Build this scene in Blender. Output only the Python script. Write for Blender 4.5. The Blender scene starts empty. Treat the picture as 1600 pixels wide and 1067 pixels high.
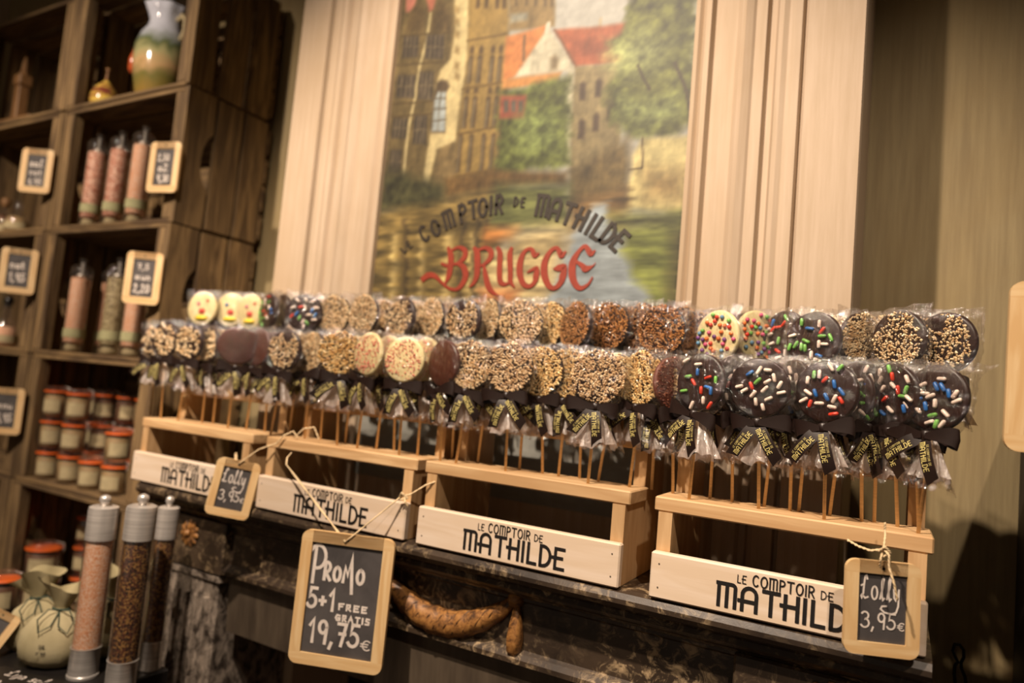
import bpy, bmesh, math, random
from mathutils import Vector, Matrix
# measured layout, metres
CAM_ROT = [(0.869889, -0.040767, 0.49156), (0.485251, -0.107991, -0.86768), (0.088457, 0.993316, -0.074158)]
LOLLIPOPS = [('u', (-1.3538, 1.001, 1.5153), (-1.348, 1.0031), 0.22, 'face', 'white chocolate smiley lollipop with a red nose, leftmost of the back row'), ('u', (-1.3, 1.0315, 1.518), (-1.2942, 1.0329), 0.32, 'face2', 'white smiley lollipop with one blue eye, second from left in the back row'), ('u', (-1.2271, 1.0242, 1.5142), (-1.2279, 1.0332), 0.058, 'face3', 'half hidden white smiley lollipop, third from left in the back row'), ('u', (-1.146, 1.0012, 1.5124), (-1.1364, 0.9936), -0.273, 'sprk', 'dark sprinkled lollipop turned almost edge on, right beside the white smileys'), ('u', (-1.1363, 1.0278, 1.5152), (-1.1424, 1.0276), -0.314, 'dark', 'dark lollipop seen edge on between two sprinkled ones at the back left'), ('u', (-1.0435, 1.0006, 1.5118), (-1.0552, 0.995), 0.46, 'sprk', 'many coloured sprinkled dark lollipop in the back row before the left pilaster moulding'), ('u', (-0.9864, 1.0262, 1.5142), (-0.9764, 1.0307), 0.096, 'nutp', 'pale chopped nut lollipop in the back row, right of the left sprinkled one'), ('u', (-0.8849, 0.9973, 1.5111), (-0.8777, 0.9939), -0.131, 'nutp', 'narrow pale nut lollipop in the back row, below the left edge of the painting'), ('u', (-0.7998, 1.0009, 1.5076), (-0.8088, 0.992), -0.239, 'nutd', 'nut lollipop with a bare dark rim in the back row, below the letters LE'), ('u', (-0.7564, 1.031, 1.5128), (-0.7634, 1.023), -0.273, 'nutp', 'pale nut lollipop in the back row, just left under the letter B of the painting'), ('u', (-0.6672, 1.0039, 1.508), (-0.6582, 0.9961), -0.07, 'nutd', 'nut lollipop with a dark top edge in the back row, under the letter R'), ('u', (-0.6327, 1.0317, 1.5126), (-0.6318, 1.0295), -0.494, 'nutp', 'narrow nut lollipop in the back row, between the two under the letters RU'), ('u', (-0.5503, 0.9976, 1.5049), (-0.5397, 1.0017), 0.101, 'nutp', 'broad pale nut lollipop in the back row, under the letter G'), ('u', (-0.5124, 1.0317, 1.5083), (-0.503, 1.0242), -0.407, 'nuty', 'yellowish nut lollipop in the back row, left of the brown nut ones'), ('u', (-0.4525, 0.9989, 1.5038), (-0.4605, 0.994), -0.52, 'nutb', 'first brown roasted nut lollipop of the back row, under the last painted letter E'), ('u', (-0.4072, 1.0245, 1.5074), (-0.412, 1.0284), -0.274, 'nutb', 'second brown roasted nut lollipop of the back row, under the painted water'), ('u', (-0.3528, 1.024, 1.507), (-0.3485, 1.0247), -0.543, 'nutb', 'third brown roasted nut lollipop of the back row, half hidden by its right neighbour'), ('u', (-0.3145, 0.9985, 1.5012), (-0.3068, 0.9987), -0.184, 'nutb', 'fourth and broadest brown nut lollipop of the back row, at the painting corner'), ('u', (-0.291, 1.0265, 1.5035), (-0.2915, 1.0299), 1.214, 'nutb', 'last brown nut lollipop, just left of the white ones with coloured dots'), ('u', (-0.233, 0.9965, 1.4946), (-0.2216, 0.9923), -0.476, 'dots', 'white lollipop with coloured sugar dots, left one of the two'), ('u', (-0.1864, 1.03, 1.5002), (-0.1781, 1.0203), 0.896, 'dots', 'white lollipop with coloured sugar dots, right one of the two, half hidden'), ('u', (-0.1497, 1.0303, 1.5007), (-0.1529, 1.0281), -0.574, 'sprk', 'dark sprinkled lollipop half hidden behind its right neighbour in the back row'), ('u', (-0.108, 0.9961, 1.495), (-0.1188, 0.9945), -0.366, 'sA', 'back row dark lollipop with mostly green and white sprinkles, before the pilaster edge'), ('u', (-0.056, 1.0316, 1.4993), (-0.0633, 1.0306), 0.918, 'nutp', 'pale nut lollipop before the olive wall, left of two dark rimmed ones'), ('u', (-0.0097, 1.0034, 1.4997), (0.0009, 0.9968), -0.649, 'nutd', 'dark rimmed chopped nut lollipop, second from right in the back row'), ('u', (0.0403, 0.9988, 1.4973), (0.0409, 1.0029), -0.562, 'nutd', 'dark rimmed chopped nut lollipop, rightmost of the back row'), ('f', (-1.3477, 0.9179, 1.4382), (-1.3417, 0.9242), 0.055, 'nutc', 'coarse nut cluster lollipop, leftmost of the front row'), ('f', (-1.2768, 0.9239, 1.4364), (-1.2879, 0.9262), 0.103, 'nutc', 'coarse nut cluster lollipop on dark chocolate, second from left in the front row'), ('f', (-1.2423, 0.9467, 1.4324), (-1.2461, 0.9506), -0.23, 'nutc', 'nut lollipop seen nearly edge on behind the brown disc at the front left'), ('f', (-1.1323, 0.9243, 1.4349), (-1.1361, 0.9259), 0.886, 'milk', 'plain matt brown milk chocolate lollipop on the leftmost stand'), ('f', (-1.1048, 0.9504, 1.435), (-1.1093, 0.9464), -0.109, 'milk', 'plain brown lollipop peeping out right behind the matt brown one'), ('f', (-0.996, 0.9184, 1.432), (-1.0061, 0.9151), 0.1, 'nutd', 'nut lollipop above the left end of the second stand'), ('f', (-0.9616, 0.9515, 1.4332), (-0.9497, 0.9443), -0.124, 'nutp', 'narrow nut lollipop, second on the second stand from the left'), ('f', (-0.8602, 0.9174, 1.4338), (-0.8485, 0.9205), 0.753, 'nuty', 'broad yellowish nut lollipop in the middle of the second stand'), ('f', (-0.7975, 0.9202, 1.4349), (-0.8038, 0.9213), -0.215, 'pink', 'white lollipop with pink crumbs turned sideways, left of the three pink ones'), ('f', (-0.7834, 0.9526, 1.4342), (-0.7845, 0.9479), -0.224, 'pink', 'narrow white and pink lollipop between its two pink neighbours'), ('f', (-0.7178, 0.9174, 1.4291), (-0.7078, 0.9135), 0.128, 'pink', 'white lollipop strewn with pink crumbs, facing front, under the letters LE'), ('f', (-0.7018, 0.9499, 1.4328), (-0.6936, 0.9438), -0.186, 'pink', 'white and pink lollipop mostly hidden behind the one facing front'), ('f', (-0.6433, 0.9229, 1.4274), (-0.6325, 0.9218), -0.288, 'milk', 'plain glossy red brown lollipop turned sideways at the second and third stand'), ('f', (-0.5915, 0.9233, 1.4284), (-0.6009, 0.9191), 0.072, 'nutp', 'pale nut lollipop at the left end of the third stand'), ('f', (-0.5195, 0.9182, 1.4282), (-0.5112, 0.9171), 0.125, 'nutg', 'greyish nut lollipop in the front row below the letters UG'), ('f', (-0.48, 0.9496, 1.4271), (-0.4681, 0.9539), -0.128, 'nuty', 'yellowish nut lollipop half hidden in the middle of the third stand'), ('f', (-0.4382, 0.9538, 1.4271), (-0.4393, 0.9488), -0.147, 'nuty', 'golden nut lollipop behind the left edge of the broad nut one on the third stand'), ('f', (-0.3782, 0.9228, 1.4242), (-0.3787, 0.9171), 0.389, 'nutg', 'broad nut lollipop facing front near the right end of the third stand'), ('f', (-0.3206, 0.9492, 1.4279), (-0.3291, 0.9473), -0.392, 'nuty', 'bright nut lollipop with yellow crumbs, last nut one of the front row'), ('f', (-0.2795, 0.9539, 1.4221), (-0.2685, 0.9508), 1.097, 'redb', 'red brown crumbed lollipop half hidden between nut and sprinkled ones'), ('f', (-0.2328, 0.921, 1.4261), (-0.2367, 0.9142), -0.402, 'sB', 'dark lollipop with few sprinkles turned a little, leftmost sprinkled of the front row'), ('f', (-0.1977, 0.9482, 1.4276), (-0.1909, 0.9541), 1.186, 'sprk', 'dark lollipop hidden behind the first two sprinkled ones of the front row'), ('f', (-0.1595, 0.9199, 1.4239), (-0.1526, 0.9238), -0.084, 'sC', 'dark lollipop with mainly white sprinkles above the left part of the rightmost stand'), ('f', (-0.1238, 0.9516, 1.4265), (-0.1199, 0.9526), -0.795, 'sprk', 'dark lollipop with a green sprinkle, wedged behind the mainly white one'), ('f', (-0.0823, 0.9199, 1.4249), (-0.0774, 0.9169), -0.279, 'sD', 'dark lollipop with white, red and blue sprinkles in the middle of the rightmost stand'), ('f', (-0.046, 0.9499, 1.4291), (-0.0395, 0.9517), 0.787, 'sprk', 'dark lollipop mostly hidden behind the white, red and blue one'), ('f', (-0.0125, 0.9484, 1.4277), (-0.0018, 0.9511), -0.716, 'sprk', 'dark lollipop with blue and white sprinkles, second from right in the front row'), ('f', (0.0303, 0.9216, 1.4264), (0.0185, 0.9207), -0.616, 'sE', 'large dark sprinkled lollipop, rightmost of the front row'), ('f', (-1.4363, 0.96, 1.4354), (-1.4322, 0.9605), 0.408, 'nutc', 'half hidden coarse nut lollipop behind the leftmost coarse nut one of the front row'), ('f', (-1.2335, 0.9645, 1.4293), (-1.23, 0.9652), 0.334, 'nutp', 'half hidden pale nut lollipop just left of the matt brown disc on the leftmost stand'), ('f', (-1.0807, 0.9608, 1.4306), (-1.0772, 0.9643), 0.271, 'milk', 'half hidden brown lollipop just left of the first nut one of the second stand'), ('f', (-1.0084, 0.9646, 1.4307), (-1.012, 0.9658), 0.234, 'nutp', 'half hidden pale nut lollipop behind the first and second nut ones of the second stand'), ('f', (-0.938, 0.965, 1.4317), (-0.9335, 0.9677), 0.198, 'nutg', 'half hidden greyish nut lollipop left of the broad yellowish one of the second stand'), ('f', (-0.8683, 0.9657, 1.4316), (-0.8678, 0.9614), 0.159, 'pink', 'half hidden pink crumbed lollipop behind the broad yellowish one, second stand'), ('f', (-0.7691, 0.9593, 1.4304), (-0.7611, 0.9671), 0.102, 'pink', 'half hidden pink crumbed lollipop at the left edge of the front facing pink crumbed one'), ('f', (-0.6436, 0.9618, 1.4255), (-0.639, 0.9641), 0.016, 'nutp', 'half hidden pale nut lollipop behind the glossy red brown one at the third stand'), ('f', (-0.5819, 0.9638, 1.425), (-0.5898, 0.9649), -0.03, 'nutg', 'half hidden greyish nut lollipop between pale and greyish nut ones of the third stand'), ('f', (-0.5147, 0.9626, 1.4249), (-0.5107, 0.9599), -0.083, 'nutp', 'half hidden pale nut lollipop right of the greyish nut one of the third stand'), ('f', (-0.4182, 0.963, 1.4221), (-0.4116, 0.9629), -0.164, 'nutp', 'half hidden pale nut lollipop behind the broad nut one of the third stand, left half'), ('f', (-0.3681, 0.9638, 1.4236), (-0.3794, 0.9562), -0.209, 'nuty', 'half hidden yellowish nut lollipop behind the broad nut one of the third stand, right half'), ('f', (-0.3039, 0.9615, 1.4204), (-0.3003, 0.9571), -0.267, 'nutp', 'half hidden pale nut lollipop right of the bright nut one ending the third stand'), ('f', (-0.2228, 0.9635, 1.4235), (-0.2196, 0.9546), -0.346, 'dark', 'half hidden dark lollipop at the right edge of the leftmost sprinkled one in front'), ('f', (-0.1446, 0.9618, 1.4231), (-0.1512, 0.9548), -0.424, 'dark', 'half hidden dark lollipop behind the mainly white sprinkled one'), ('f', (-0.1059, 0.9591, 1.4233), (-0.1102, 0.9565), -0.464, 'dark', 'half hidden dark lollipop behind the left edge of the white, red and blue one'), ('f', (-0.0642, 0.9595, 1.4249), (-0.0753, 0.9605), -0.507, 'dark', 'half hidden dark lollipop behind the right edge of the white, red and blue one'), ('f', (-0.0291, 0.961, 1.4253), (-0.0264, 0.9623), -0.543, 'dark', 'half hidden dark lollipop between the two sprinkled ones at the right of the front row'), ('f', (0.0101, 0.9599, 1.4245), (0.0197, 0.954), -0.584, 'dark', 'half hidden dark lollipop behind the left edge of the large rightmost one'), ('u', (-1.3658, 1.0512, 1.5157), (-1.3711, 1.0497), 0.341, 'white', 'half hidden white lollipop behind the first two smileys'), ('u', (-1.0504, 1.0489, 1.5134), (-1.0425, 1.0492), 0.213, 'nutp', 'half hidden pale nut lollipop right of the sprinkled one before the left moulding'), ('u', (-0.8815, 1.0483, 1.5107), (-0.8787, 1.0453), 0.126, 'nutp', 'half hidden pale nut lollipop under the letter L of the painting'), ('u', (-0.8046, 1.0524, 1.5106), (-0.8084, 1.0521), 0.079, 'nutp', 'half hidden pale nut lollipop between the two nut ones left of the letter B'), ('u', (-0.7368, 1.0557, 1.5104), (-0.7291, 1.0499), 0.036, 'nutp', 'half hidden pale nut lollipop under the letter B of the painting'), ('u', (-0.6202, 1.0545, 1.5087), (-0.6167, 1.0492), -0.042, 'nutp', 'half hidden pale nut lollipop under the letter U of the painting'), ('u', (-0.5501, 1.0491, 1.5066), (-0.5478, 1.0519), -0.091, 'nuty', 'half hidden yellowish nut lollipop under the first letter G of the painting'), ('u', (-0.4507, 1.0557, 1.506), (-0.4395, 1.0525), -0.17, 'nutb', 'half hidden brown nut lollipop between the first two brown roasted ones'), ('u', (-0.3905, 1.0508, 1.5052), (-0.381, 1.044), -0.218, 'nutb', 'half hidden brown nut lollipop between the second and third brown roasted ones'), ('u', (-0.2709, 1.0489, 1.4981), (-0.2693, 1.0526), -0.321, 'nutb', 'half hidden brown nut lollipop behind the left white one with dots'), ('u', (-0.2104, 1.0491, 1.4984), (-0.2073, 1.0565), -0.376, 'white', 'half hidden white lollipop between the two white ones with dots'), ('u', (-0.1322, 1.051, 1.497), (-0.1339, 1.0472), -0.448, 'dark', 'half hidden dark lollipop between the two green sprinkled ones'), ('u', (-0.0831, 1.0503, 1.498), (-0.0718, 1.0493), -0.495, 'nutp', 'half hidden pale nut lollipop behind the right edge of the green and white sprinkled one'), ('u', (-0.0305, 1.0557, 1.5007), (-0.0206, 1.0523), -0.545, 'nutp', 'half hidden pale nut lollipop between the nut ones before the olive wall'), ('u', (0.0154, 1.0501, 1.5002), (0.0269, 1.0509), -0.588, 'nutd', 'half hidden dark rimmed nut lollipop between the two rightmost dark rimmed ones')]
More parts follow.
